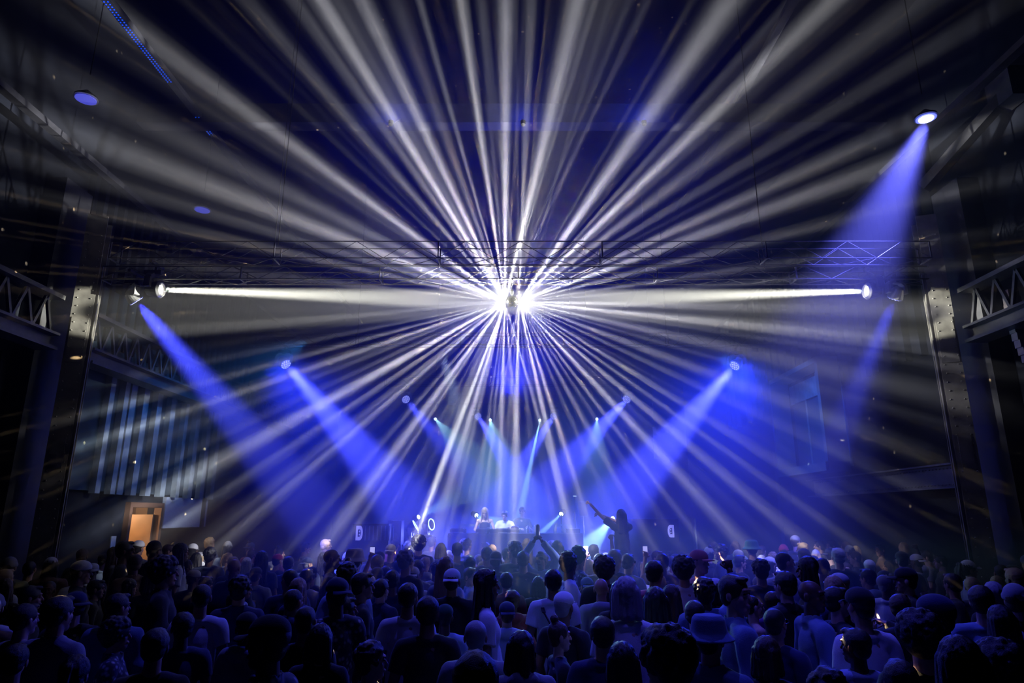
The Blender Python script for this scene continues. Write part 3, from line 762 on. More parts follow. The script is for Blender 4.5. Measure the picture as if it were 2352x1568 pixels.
t_.links.new(tc_.outputs['Object'], vv.inputs['Vector']); t_.links.new(vv.outputs['Distance'], rr.inputs[0]); t_.links.new(rr.outputs[0], t_.nodes['Principled BSDF'].inputs['Base Color'])
TROUS = [CLOTH['k'], CLOTH['n'], CLOTH['d'], CLOTH['g']]
GLASS_D = mat('dark_glasses', (.01, .01, .01), .15)

TOPW = {'t': ('tee', 'T-shirt', 'tshirt'), 'j': ('long', 'jacket', 'jacket'), 'h': ('hoodie', 'hoodie', 'hoodie'), 'k': ('tank', 'tank top', 'tank_top')}
HAIRW = {'s': 'short', 'z': 'buzz', 'c': 'curly', 'a': 'afro', 'l': 'long', 'b': 'bob', 'u': 'bun', 't': 'ponytail'}
HAIRC = {'d': 'dark', 'n': 'brown', 'y': 'blonde', 'g': 'grey'}
def glasses(parent, on_head, m=GLASS_D):
    g = MB(); z = 1.648 if not on_head else 1.735; y = .095 if not on_head else .062
    for s in (-1, 1):
        g.box((s * .032, y, z), (.048, .008, .034)); g.bar((s * .06, y, z), (s * .088, -.02, z - .005 if not on_head else z - .02), .006)
    g.box((0, y + .003, z + .004), (.02, .005, .005))
    o = g.build('sunglasses', m, parent); return o
EYEM = mat('dark_eye', (.02, .015, .012), .1)
def eye_mesh():
    m = MB()
    for s in (-1, 1): m.ell((s * .029, .0815, 1.647), (.0125, .0075, .0055), 10, 6); m.cap((s * .016, .095, 1.668), (s * .045, .088, 1.669), .0032, .0025, 6)
    return m.mesh('eyes', True)
def person(loc, rz, h, pose='rest', fem=0, hair='s', hc='d', top='t', tc='k', skin=1, hat=None, hatc='k', shades=None, strap=False, zoff=0.0, tr=0, name='person'):
    p = POSES[pose]
    r = empty(name, loc, rz=rz); k = h / 1.75; wx = k * (.95 if fem else 1.02)
    r.scale = (wx, wx, k)
    b = opart('body', get(BM, (pose, fem), lambda: body_mesh('body_%s_%d' % (pose, fem), p, fem)), SKIN[skin], r)
    tk, tw, tn = TOPW[top]
    opart(tn, get(TM, (pose, fem, tk), lambda: top_mesh('top_%s_%s_%d' % (pose, tk, fem), p, tk, fem)), CLOTH[tc], r)
    if abs(((math.degrees(rz) + p.get('turn', 0) + 180) % 360) - 180) > 25:
        eo = opart('eyes', get(HT, 'eyes', eye_mesh), EYEM, r); eo.matrix_local = Matrix.Translation(NECK + lean(p, NECK) - NECK) @ headrot(p).to_4x4() @ Matrix.Translation(-NECK)
    sk = 'seat' if p.get('seat') else 'stand'
    opart('trousers', get(LM, sk, lambda: trouser_mesh('trousers_' + sk, p)), TROUS[tr], r)
    opart('shoes', get(SM, sk, lambda: shoe_mesh('shoes_' + sk, p)), CLOTH['k'], r)
    hr = headrot(p).to_4x4(); off = lean(p, NECK) - NECK
    M = Matrix.Translation(NECK + off) @ hr @ Matrix.Translation(-NECK)
    def headpart(nm, me, m):
        o = opart(nm, me, m, r); o.matrix_local = M; return o
    if hair != 'n':
        hk = HAIRW[hair]
        hobj = headpart('hair', get(HM, hk if hat is None else ('buzz' if hair in 'szca' else hk), lambda: hair_mesh(hk if hat is None else ('buzz' if hair in 'szca' else hk))), HAIRM[hc])
    if hat:
        for nm, me in get(HT, 'cap' if hat == 'cap_back' else hat, lambda: hat_parts('cap' if hat == 'cap_back' else hat)):
            o = headpart(nm, me, CLOTH[hatc])
            if hat == 'cap_back': o.matrix_local = M @ Matrix.Translation((0, -.016, 0)) @ Matrix.Rotation(PI, 4, 'Z')
    if shades:
        o = glasses(r, shades == 'up'); o.matrix_local = M
    if strap:
        s_ = MB(); a = [(-.13, -.02, 1.44), (-.11, -.125, 1.36), (-.02, -.155, 1.2), (.09, -.16, 1.03), (.17, -.10, .93)]
        for q0, q1 in zip(a, a[1:]): s_.bar(q0, q1, .035, .01)
        s_.build('bag_strap', CLOTH['k'], r)
    return r

# ------------------------------------------------------------------ stage and performers
SZ = .85; SY = 15.6
TY = 16.0
st = empty('stage', (0, SY, 0), 'low black stage platform behind the crowd', 'stage')
MB().box((0, 6.9, SZ - .06), (13.6, 13.8, .12)).build('deck', mat('black_stage_deck', (.03, .03, .035), .5), st)
MB().box((0, .03, SZ / 2 - .06), (13.6, .06, SZ - .12)).build('skirt', CLOTH['k'], st)
tx0, tx1 = P(1032, 1222, TY).x, P(1335, 1222, TY).x; tz = P(1176, 1224, TY).z
tb = empty('performer_table', ((tx0 + tx1) / 2, TY, SZ), 'long black-draped table carrying the music decks', 'table')
W_ = tx1 - tx0
MB().box((0, 0, tz - SZ - .02), (W_, .7, .04)).build('tabletop', BLACK, tb)
m = MB(); 
for i in range(40): m.box((-W_ / 2 + (i + .5) * W_ / 40, -.36 + .012 * (i % 2), (tz - SZ - .04) / 2), (W_ / 40 + .01, .02, tz - SZ - .04))
m.build('front_drape', CLOTH['k'], tb)
for s in (-1, 1):
    for y in (-.28, .28): MB().box((s * (W_ / 2 - .08), y, (tz - SZ) / 2), (.05, .05, tz - SZ - .02)).build('leg', BLACK, tb)
def onT(px): return P(px, 1222, TY).x
def deck(px, w, label, lid=False):
    r = empty('turntable', (onT(px), TY - .05, tz), label, 'turntable')
    MB().box((0, 0, .055), (w, .34, .07)).build('plinth', BLACK, r)
    MB().tube((-.03, 0, .09), (-.03, 0, .105), .15, n=24).build('platter', GREYP, r)
    MB().tube((-.03, 0, .105), (-.03, 0, .109), .14, n=24).build('record', BLACK, r)
    m = MB(); m.tube((w / 2 - .05, .1, .09), (w / 2 - .05, .1, .14), .02); m.bar((w / 2 - .05, .1, .13), (w / 2 - .11, -.09, .12), .01); m.build('tonearm', GREYP, r)
    for sx in (-1, 1):
        for sy in (-1, 1): MB().tube((sx * (w / 2 - .04), sy * .13, 0), (sx * (w / 2 - .04), sy * .13, .022), .025, n=10).build('foot', GREYP, r)
    if lid: MB().ell((.05, .02, .12), (.10, .10, .05), 14, 8).build('record_cushion', CLOTH['k'], r)
deck(1053, .36, 'turntable at the left end of the performers table'); deck(1112, .36, 'turntable in front of the long-haired performer')
deck(1156, .36, 'turntable in front of the pale-shirted performer'); deck(1178, .30, 'small deck with dark cushion, right of the pale-shirted performer', True)
mx = empty('audio_mixer', (onT(1135), TY - .05, tz), 'audio mixer between the two middle turntables', 'mixer')
MB().box((0, 0, .045), (.19, .34, .09)).build('mixer_body', BLACK, mx)
for i in range(3):
    for j in range(3): MB().tube((-.05 + i * .05, -.08 + j * .08, .09), (-.05 + i * .05, -.08 + j * .08, .112), .011, n=8).build('knob', GREYP, mx)
BOT = mat('clear_plastic', (.75, .85, .95), .15, spec=.8)
for k_, (px, hh, nm, lb) in enumerate(((1213, .17, 'water_bottle', 'clear water bottle on the table, left of the bottle pair'), (1229, .17, 'water_bottle', 'clear water bottle on the table, right of the bottle pair'),
     (1277, .21, 'glass_bottle', 'tall bottle inside the pale frame on the table'), (1293, .20, 'glass_bottle', 'second tall bottle inside the pale frame on the table'), (1297, .12, 'drinking_glass', 'short glass beside the two tall bottles'), (1174, .16, 'paper_cup', 'tall white cup behind the cushioned deck'))):
    b = empty(nm, (onT(px), TY + (.12 if k_ != 5 else .25), tz), lb, 'bottle' if 'bottle' in nm else 'cup')
    if 'bottle' in nm:
        MB().lathe((0, 0, 0), (0, 0, 1), [(0, .03), (hh * .6, .03), (hh * .8, .012), (hh, .012)], 14).build('bottle_body', BOT, b, smooth=True)
        MB().tube((0, 0, hh), (0, 0, hh + .015), .014, n=10).build('bottle_cap', GLASSB, b); MB().tube((0, 0, hh * .25), (0, 0, hh * .5), .0305, n=14).build('bottle_label', CLOTH['w'], b)
    else: MB().lathe((0, 0, 0), (0, 0, 1), [(0, .03), (hh, .04), (hh, .036), (.01, .027)], 14).build('cup_wall', CLOTH['w'] if k_ == 5 else BOT, b)
cs = empty('equipment_case', (onT(1316), TY, tz), 'low black equipment case at the right end of the table', 'case')
MB().box((0, 0, .05), (.3, .34, .1)).build('case_body', BLACK, cs); MB().box((0, 0, .105), (.3, .34, .012)).build('case_lid', GREYP, cs)
# pale square metal frames behind the table
for (x0, x1, lb) in ((1055, 1112, 'pale rectangular metal frame left of the long-haired performer'), (1273, 1311, 'pale rectangular metal frame behind the tall bottles')):
    Y = TY + 1.2; a = P(x0, 1206, Y); b_ = P(x1, 1206, Y); o = Vector(((a.x + b_.x) / 2, Y, SZ)); w2 = (b_.x - a.x) / 2; hz = a.z - SZ
    r = empty('metal_frame', o, lb, 'frame')
    MB().bar((-w2, 0, hz), (w2, 0, hz), .05).build('top_rail', GLASSB, r); MB().bar((-w2, 0, .2), (w2, 0, .2), .05).build('lower_rail', GLASSB, r)
    for s in (-1, 1): MB().bar((s * w2, 0, 0), (s * w2, 0, hz), .05).build('upright', GLASSB, r)
# performers
def headtop(px, py, Y, h): # base so that the head top shows at px, py
    q = P(px, py, Y); return Vector((q.x, Y, q.z - h))
o = person(Vector((P(1114, 1175, TY + .55).x, TY + .55, SZ)), PI, P(1114, 1164, TY + .55).z - SZ - .01, 'decks', 1, 'l', 'y', 'k', 'k', 0); tag(o, 'person with long blonde hair and dark sleeveless top leaning over the turntables', 'person')
o = person(Vector((P(1161, 1175, TY + .55).x, TY + .55, SZ)), PI - .15, P(1165, 1171, TY + .55).z - SZ - .01, 'decks', 0, 's', 'd', 'j', 'w', 0, tr=1); tag(o, 'person in an open pale shirt working the middle turntable', 'person')
o = person(Vector((P(1200, 1175, TY + 1.1).x, TY + 1.1, SZ)), PI + .2, P(1200, 1164, TY + 1.1).z - SZ - .01, 'hold', 0, 's', 'n', 't', 'k', 0); tag(o, 'person in a black T-shirt standing behind, right of the pale-shirted performer', 'person')

# speaker on stand, tall stand, floor lights, cabinets
p0 = P(1339, 1185, 16.9); p1 = P(1339, 1157, 16.9)
r = empty('stand_speaker', (p0.x, 16.9, SZ), 'pale loudspeaker on a thin pole right of the table', 'speaker')
hgt = p0.z - SZ
MB().box((0, 0, hgt + .17), (.24, .24, .36)).build('cabinet', GLASSB, r); MB().box((0, -.122, hgt + .17), (.2, .01, .32)).build('grille', mat('grey_mesh', (.35, .38, .45), .7), r)
MB().tube((0, 0, .05), (0, 0, hgt), .018, n=10).build('pole', GREYP, r)
for i in range(3):
    t = i * 2 * PI / 3 + .5; MB().bar((0, 0, .4), (.38 * math.cos(t), .38 * math.sin(t), .02), .02).build('leg', BLACK, r)
p0 = P(1320, 1139, 17.2)
r = empty('tall_light_stand', (p0.x, 17.2, SZ), 'tall thin stand with a small light bar left of the pale loudspeaker', 'stand')
MB().tube((0, 0, .02), (0, 0, p0.z - SZ), .015, n=8).build('pole', BLACK, r); MB().box((0, -.02, p0.z - SZ), (.09, .03, .02)).build('light_bar', mat('cyan_bar_light', (.5, .7, .8), .4, emit=(.6, .85, 1), es=1.2), r)
for i in range(3):
    t = i * 2 * PI / 3; MB().bar((0, 0, .3), (.3 * math.cos(t), .3 * math.sin(t), .02), .018).build('leg', BLACK, r)
def plinth(x, y, h, label):
    r = tag(MB().box((0, 0, h / 2), (.5, .45, h)).build('flight_case', BLACK), label, 'case'); r.location = (x, y, SZ); return r
# floor moving heads with rings
for (px, py, aim, lb) in ((944, 1213, (.85, .02, .5), 'tilted floor moving light left of the ring light'), (981, 1206, (.9, -.42, .18), 'floor moving light with a glowing oval ring')):
    q = P(px, py, 15.95)
    f = wash_light(q, q + Vector(aim), .34, lb, hang=False, kind='ring')
    plinth(q.x, 15.95, q.z - SZ - .36, 'black flight case under the ' + lb.replace('tilted ', 'tilted ')[:50]).scale = (.7, .6, 1)
CYB = mat('cyan_spot_lens', (.6, .8, .8), .4, emit=(.7, 1, 1), es=5)
# small cyan spots: px,py,Y, aim px,py,Y, cone, energy
SPOTS = [(961, 1187, 17.5, 1080, 1125, 16.5, 22, 260, 'small cyan spot left of the table fanning up to the right'),
         (1094, 1183, 18.0, 1160, 1220, 17.0, 34, 350, 'small cyan spot just left of the long-haired performer'),
         (1289, 1180, 17.5, 1245, 1222, 16.6, 8, 1500, 'small cyan spot right of the performers aiming down left'),
         (1408, 1190, 17.5, 1370, 1235, 16.6, 20, 1500, 'small cyan spot behind the raised crossed arms'),
         (1240, 965, 25.2, 1192, 1190, 19.0, 2.2, 30000, 'small cyan beam light between the two rearmost blue lights'),
         (1000, 962, 24.9, 1020, 985, 22, 6, 2500, 'tiny cyan light on the left of the rear truss'),
         (1126, 964, 24.9, 1130, 985, 22, 6, 2500, 'tiny cyan light under the rearmost truss, left of centre'),
         (1371, 962, 24.9, 1370, 990, 22, 6, 1800, 'tiny cyan light on the right of the rear truss')]
for (a, b_, Y, c, d_, Z, cone, e, lb) in SPOTS:
    q = P(a, b_, Y); t = P(c, d_, Z); dr = (t - q).normalized()
    r = empty('small_spotlight', q, lb, 'stage light')
    MB().lathe(-dr * .2, dr, [(0, .05), (.05, .075), (.2, .08)], 14).build('lamp_body', BLACK, r)
    MB().tube(dr * 0, dr * .008, .055, n=14).build('lens', CYB, r)
    if Y < 24: MB().tube((0, 0, -.02), (0, 0, SZ - q.z), .015, n=8).build('pole', BLACK, r)
    else: MB().bar((0, 0, .02), (0, 0, (ZQ if Y > 24 else ZR) - q.z), .02).bar((0, -.36, ZQ - q.z), (0, .2, ZQ - q.z), .02).build('drop_arm', BLACK, r)
    lamp('cyan_beam', 'SPOT', q + dr * .03, CYAN, e * 3, t, spot_size=math.radians(cone), spot_blend=.3, shadow_soft_size=.03)
# white narrow beam from the floor toward the ball side
q = P(956, 1236, 15.9)
r = empty('small_spotlight', q, 'small warm floor spot firing a pale beam up to the mirror ball', 'stage light')
MB().lathe((0, 0, -.16), (0, 0, 1), [(0, .06), (.05, .08), (.16, .08)], 14).build('lamp_body', BLACK, r)
MB().tube((0, 0, 0), (0, 0, .01), .05, n=14).build('lens', WARM, r); MB().box((0, 0, (SZ - q.z) / 2 - .08), (.16, .16, q.z - SZ - .16)).build('base', BLACK, r)
lamp('pale_beam', 'SPOT', q + Vector((0, 0, .03)), (1, .97, .9), 40000, P(1075, 900, 13.5), spot_size=math.radians(3.2), spot_blend=.5, shadow_soft_size=.03)
# black speaker cabinets with the round-shouldered emblem
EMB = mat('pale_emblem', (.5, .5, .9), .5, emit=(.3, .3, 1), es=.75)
def emblem(parent, o, w, h, flip):
    m = MB(); o = Vector(o); N_ = 10; f = -1 if flip else 1; pts = []
    for i in range(N_ + 1):
        t = PI / 2 - PI * i / N_; pts.append((f * (w * .1 + w * .4 * math.cos(t)), h * .5 * math.sin(t)))
    out = [(-f * w * .5, h * .5)] + pts + [(-f * w * .5, -h * .5)]
    inn = [(x * .45, y * .5) for x, y in out]
    k = len(out); vs_ = [(o.x + x, o.y, o.z + y) for x, y in out] + [(o.x + x, o.y, o.z + y) for x, y in inn] + [(o.x + x, o.y - .01, o.z + y) for x, y in out] + [(o.x + x, o.y - .01, o.z + y) for x, y in inn]
    fs_ = []
    for i in range(k):
        j = (i + 1) % k; fs_ += [(i, j, k + j, k + i), (2 * k + i, 3 * k + i, 3 * k + j, 2 * k + j), (i, 2 * k + i, 2 * k + j, j), (k + i, k + j, 3 * k + j, 3 * k + i)]
    m.add(vs_, fs_); m.build('emblem', EMB, parent)
    for z in (-.09, .09): MB().ell((o.x + f * w * .02, o.y - .012, o.z + z * h * 1.2), (w * .09, .012, h * .07), 10, 6).build('emblem_dot', EMB, parent)
a = P(816, 1240, 15.3); b_ = P(890, 1207, 15.3)
r = empty('slatted_speaker', (a.x, 15.25, 0), 'black speaker with pale D-shaped emblem and upright slats, left of the floor lights', 'speaker')
w3 = b_.x - a.x; zb = a.z; zt = b_.z
MB().box((w3 / 2, .2, (zt) / 2 + .02), (w3 + .1, .5, zt + .04)).build('cabinet', BLACK, r)
emblem(r, ((P(821, 1222, 15).x - a.x), -.06, (zb + zt) / 2), .15, zt - zb, False)
for i in range(8): MB().tube((.24 + i * .088, -.06, zb), (.24 + i * .088, -.06, zt), .011, n=8).build('slat', BATTEN, r)
a = P(905, 1235, 15.9); zt = P(905, 1195, 15.9).z
r = empty('speaker_stack', (a.x, 16.1, SZ), 'tall plain black speaker stack between the slatted speaker and floor lights', 'speaker')
MB().box((0, 0, (zt - SZ) / 2), (.32, .4, zt - SZ)).build('cabinet', BLACK, r); MB().tube((0, -.2, (zt - SZ) * .7), (0, -.21, (zt - SZ) * .7), .11, n=18).build('speaker_cone', mat('grey_cone', (.1, .1, .11), .6), r)
a = P(1545, 1232, 15.0); zt = P(1545, 1203, 15.0).z
r = empty('emblem_speaker', (a.x, 15.2, 0), 'black speaker with pale rounded emblem on the right of the stage', 'speaker')
MB().box((-.42, .2, zt / 2 + .05), (1.2, .5, zt + .1)).build('cabinet', BLACK, r); emblem(r, (0, -.06, (a.z + zt) / 2 - .02), .14, zt - a.z, True)
# thin blue light column far right
q = P(1607, 1190, 15.5)
r = empty('light_column', (q.x, 15.9, SZ), 'thin upright blue-lit pole right of the emblem speaker', 'pole'); MB().tube((0, 0, 0), (0, 0, q.z - SZ), .02, n=8).build('pole', BATTEN, r); MB().box((0, 0, .02), (.3, .3, .04)).build('base', BLACK, r)
# hanging cable line right of centre
q = P(1506, 1045, 19); z2 = P(1508, 880, 19).z
r = empty('hanging_pole', (q.x, 19, q.z), 'thin vertical pole with cable hanging right of centre', 'pole')
MB().tube((0, 0, 0), (0, 0, ZC - q.z), .012, n=6).build('wire', GREYP, r); MB().box((0, 0, .35), (.09, .05, .9)).build('cable_bar', GLASSB, r)

# ------------------------------------------------------------------ theatrical haze hanging over the stage half of the hall
hm = bpy.data.materials.new('theatrical_haze'); hm.use_nodes = True; hm.cycles.volume_sampling = 'EQUIANGULAR'; hn = hm.node_tree
hn.nodes.remove(hn.nodes['Principled BSDF'])
vs = hn.nodes.new('ShaderNodeVolumeScatter')
vs.inputs['Color'].default_value = (1, 1, 1, 1); vs.inputs['Density'].default_value = 0.07
vs.inputs['Anisotropy'].default_value = 0.25
hn.links.new(vs.outputs[0], hn.nodes['Material Output'].inputs['Volume'])
hz_ = MB().box((0, 18.6, 6.6), (15.3, 22.2, 10.6)).build('haze', hm, kind='stuff')
tag(hz_, 'thin theatrical haze filling the air above the crowd and stage', 'haze')

# ------------------------------------------------------------------ crowd
# crop, x, y (head top in that crop), head width, facing, hair, hair colour, top, top colour, options
CROWD = """
A 1140 160 110 R s d t k shades
A 1255 152 85 r s d t g hat=cap:w
A 1400 160 100 r s d j k hat=beanie:k
A 1530 190 80 R s n t b
A 1640 180 100 R l d t w
A 750 330 130 R s n j k hat=cap:w
A 170 350 85 r s n j f
A 440 335 85 B z g t k
A 450 520 120 F z d t k
A 1180 500 115 R l d t g
A 880 510 115 R s d j k
A 1215 280 115 l s n j b
A 1040 215 90 R l n t k
A 1510 290 150 R a d j k
A 1690 330 95 q l d t w
A 1750 415 110 B s d t k hat=cap:c
A 1860 412 70 B s d t w hat=cap_back:g
A 1940 390 75 R n d t k
A 2120 315 115 r n d j n
A 1830 540 165 B z d t w
A 1865 480 100 r s d j k
A 2170 480 155 B c d j n
A 2120 620 150 B s d j k
A 2240 790 190 r s d h g hat=cap:k
A 300 560 150 R s d t k
A 250 720 190 r s d t g
A 560 650 210 r s d j g
A 1590 1150 190 B s d h g
A 1080 840 200 R a d j f
A 60 500 130 B l n j f
A 1420 940 230 B s d t k
A 1000 1150 200 L s d j k
A 1650 1290 220 B b d t k
A 700 1180 230 B t d t k
A 160 1080 220 B s d t k
A 640 760 140 R b d t k
A 1290 690 130 B s d t k
A 1460 600 120 R s d j b
A 1680 580 110 B s g j l
A 1950 870 140 R l d t k
B 230 275 85 r s d t k hat=cap:r
B 90 250 100 B l d t k
B 330 300 95 B s d t n
B 480 175 70 R s d t k
B 720 225 115 R n d t k
B 695 330 95 R z n t g
B 925 228 115 B s d h c hat=bucket:c
B 340 410 130 B z d t n
B 425 492 140 r l y j n
B 385 585 160 r z d h n
B 490 735 195 B z d t k
B 765 480 190 l s d t f hat=cap_back:n
B 860 360 145 B c d t l
B 1000 442 155 R s d t k
B 1165 500 140 r s d j n
B 1125 392 115 B s d t k hat=cap:k
B 1395 240 120 r c g t k
B 1145 250 90 B s d t b hat=cap:k
B 1248 186 85 B n d t k hat=cap_back:c
B 1500 105 92 B a d t k
B 1620 122 66 r s d t k
B 1868 120 58 B s d t k
B 1845 172 88 B s d t n hat=cap:n
B 1932 140 76 r c d t k
B 2095 172 62 B s d t k
B 2155 184 84 B n d t k
B 2108 214 92 B s n t k
B 2010 242 175 r c n j b
B 2300 222 88 r s d t w
B 2192 250 96 B s d t k hat=cap_back:b
B 1750 302 130 r l y t l
B 1650 342 100 B s d t w hat=cap:f
B 1450 388 118 B s d t w hat=cap_back:c,strap
B 1495 328 110 r s d t g
B 1800 402 142 B s d j k hat=cap_back:w
B 1700 480 130 l s d t k shades
B 1965 400 110 R s d j l
B 2110 410 175 R l d t w up
B 2285 440 120 B s d j m
B 1262 420 118 B s d t n
B 1405 535 168 B s d t w
B 850 662 180 R s d t k
B 1580 652 195 B s d t k
B 1735 722 150 B s d t l hat=cap:s
B 2010 862 215 B z g h g
B 2290 700 145 B s n h l hat=cap_back:n
B 160 805 285 L s d j f hat=cap:k
B 800 1075 160 R s n t k
B 1085 1075 225 R c n j o
B 2010 1140 370 B s d j l
B 70 1110 200 B t n j k
B 360 1290 250 B s d t k
B 620 900 180 B b d t k
B 1080 250 70 B s d t k
B 1700 180 80 B b d t n
B 1950 300 110 l s d t k
B 560 470 70 R s d t b
B 1330 330 90 R u n t k
B 640 260 80 B l d t k
C 320 255 100 p s n j l overhead,shades
C 85 172 100 B c d t k
C 200 140 80 B l n t k
C 28 220 92 r s d t w
C 165 250 100 B s d t k
C 470 156 92 B b d t k
C 110 352 100 B b n j n
C 580 262 130 R c d t w
C 670 212 110 R c d t f
C 620 347 110 B s d t l hold
C 730 92 110 B a d j k
C 800 190 85 r s d t k fist
C 888 290 140 B a d j k
C 990 236 110 r s g t n
C 1108 276 110 r s d t w shades
C 1375 250 90 R s d t k
C 430 412 145 B s d t w strap
C 300 480 118 B b d t k
C 735 482 130 B s d t k hat=cap_back:d
C 860 486 142 B n d h g nape
C 1085 478 200 B b g t w
C 1025 520 150 B l d t k
C 1160 585 135 B z d t k
C 1345 335 140 r s d t p
C 1392 450 122 B n d t p
C 1345 572 195 B b d j l
C 1500 552 175 r l n t u
C 1785 500 185 B c d j d fist
C 1700 692 190 B s d t k
C 2065 462 205 R s d j d
C 1745 232 125 R s d t p hat=cap:p,strap
C 1600 290 125 B a d t w
C 2110 290 90 R s d t k
C 2215 152 90 B s d t k hat=bucket:s
C 2310 200 70 r s n t k
C 2230 645 155 R z d k p
C 2285 480 115 r s g t k up
C 1830 815 245 r s d j d hat=bucket:d
C 1000 930 185 B s d h m hat=beanie:k
C 1180 972 150 r l d t k up
C 1050 1062 255 B b d t k
C 1440 905 320 B a d h n
C 490 880 170 R u n t k
C 385 950 150 B l n t w
C 150 965 230 B b d h g
C 60 602 145 l s n h m
C 25 695 140 B s d h l hat=cap:n
C 870 835 215 B s d t n
C 1900 1062 200 B s d t k hat=cap_back:k
C 2310 1012 200 B l y t d
C 700 1290 230 B c d t k
C 1560 330 100 l l n t w
C 1500 300 90 B s d t o
C 2290 330 120 B c d t n
C 1250 350 80 l s y t w
C 2300 800 150 B s d t m strap
D 330 106 70 r s n t k hat=cap:g
D 225 190 72 B s d t k hat=beanie:r
D 232 252 118 r z d t w
D 405 220 95 r s d t c hat=cap:k
D 425 292 145 L l d t k
D 700 218 100 B s g t k
D 540 152 70 L s d t k
D 640 150 60 L s n t g
D 850 250 80 L s n t k
D 1070 182 70 L s d t b
D 1392 178 60 L s n t k
D 1392 270 90 l s d t w hat=cap_back:w,fist
D 1482 240 80 L s n t g
D 1602 282 80 L s d t k
D 1290 382 140 L s d j k hat=cap:k
D 1122 452 125 r z g t w
D 225 422 165 l s d j k
D 462 490 180 R n d j d
D 690 560 180 R s d t k
D 880 552 200 l s d t w hat=cap:k
D 655 462 145 l l y t n
D 960 402 120 l s d h l
D 1700 442 130 L s d t k
D 1960 545 195 r s d t d
D 2260 535 195 r s n j k hat=beanie:g
D 150 742 190 r z d t n shades
D 130 602 150 r s n t u
D 735 712 165 R t d t k
D 1540 612 225 L s d j n hat=cap:n
D 850 922 215 B s d t l
D 1400 752 260 B a d t k
D 1750 985 320 B b d j k
D 2100 1010 290 B a d t k
D 75 992 225 B b n t k
D 600 1290 300 B c d t k
D 1240 622 165 l s n t k up
D 1240 1195 250 B s d t n
D 780 350 90 F l n t g
D 570 310 110 r s d t o
D 2120 720 200 B l d j k
D 2200 455 90 L b d t k
D 460 700 150 B b d t k
D 640 800 170 l c d t w
D 1750 420 80 B l d t k
D 1150 330 85 L l d t k
D 520 1000 160 B u d j k
"""
CR = {'A': (0, 1200, 3.92), 'B': (580, 1200, 3.92), 'C': (1160, 1200, 3.92), 'D': (1740, 1200, 3.843)}
FACE = {'B': 0, 'R': -78, 'L': 78, 'F': 178, 'r': -32, 'l': 32, 'q': -130, 'p': 160}
LANDM = [(90, 'at the far left'), (250, 'by the left riveted column'), (370, 'below the lit doorway'), (520, 'below the pale wall panel'), (680, 'left of the slatted speaker'), (860, 'below the slatted speaker'),
         (1000, 'below the floor moving lights'), (1085, 'below the leftmost turntable'), (1150, 'below the blonde performer'), (1215, 'below the pale-shirted performer'), (1300, 'below the table bottles'), (1370, 'below the pole loudspeaker'),
         (1470, 'below the shoulder rider'), (1590, 'below the right emblem speaker'), (1720, 'below the right blue beam'), (1880, 'below the wall window'), (2040, 'below the low wall girder'), (2200, 'left of the right column foot'), (9999, 'at the far right')]
def landm(px): return next(t for x, t in LANDM if px < x)
def band(py): return 'back rows' if py < 1262 else 'mid rows' if py < 1305 else 'near rows' if py < 1370 else 'close rows' if py < 1450 else 'front edge'
placed = []      # (x, y, r)
heads = []       # px, py, w, D
people = []      # root, description, px, py
def free(x, y, r=.47): return all((x - a) ** 2 + (y - b) ** 2 > r * r for a, b, _ in placed)
def slope(py): return ray(1176, py).z
def describe(hair, hc, top, tc, hat, hatc, face, extra):
    if hat: hd = CN[hatc][0] + ' ' + {'cap': 'cap', 'cap_back': 'backward cap', 'bucket': 'bucket hat', 'beanie': 'beanie'}[hat]
    elif hair == 'n': hd = 'bald head'
    else: hd = '%s %s hair' % ({'s': 'short', 'z': 'cropped', 'c': 'curly', 'a': 'bushy', 'l': 'long', 'b': 'bobbed', 'u': 'bunned', 't': 'ponytailed'}[hair], HAIRC[hc])
    return 'person, %s, %s %s' % (hd, CN[tc][0], TOPW[top][1])
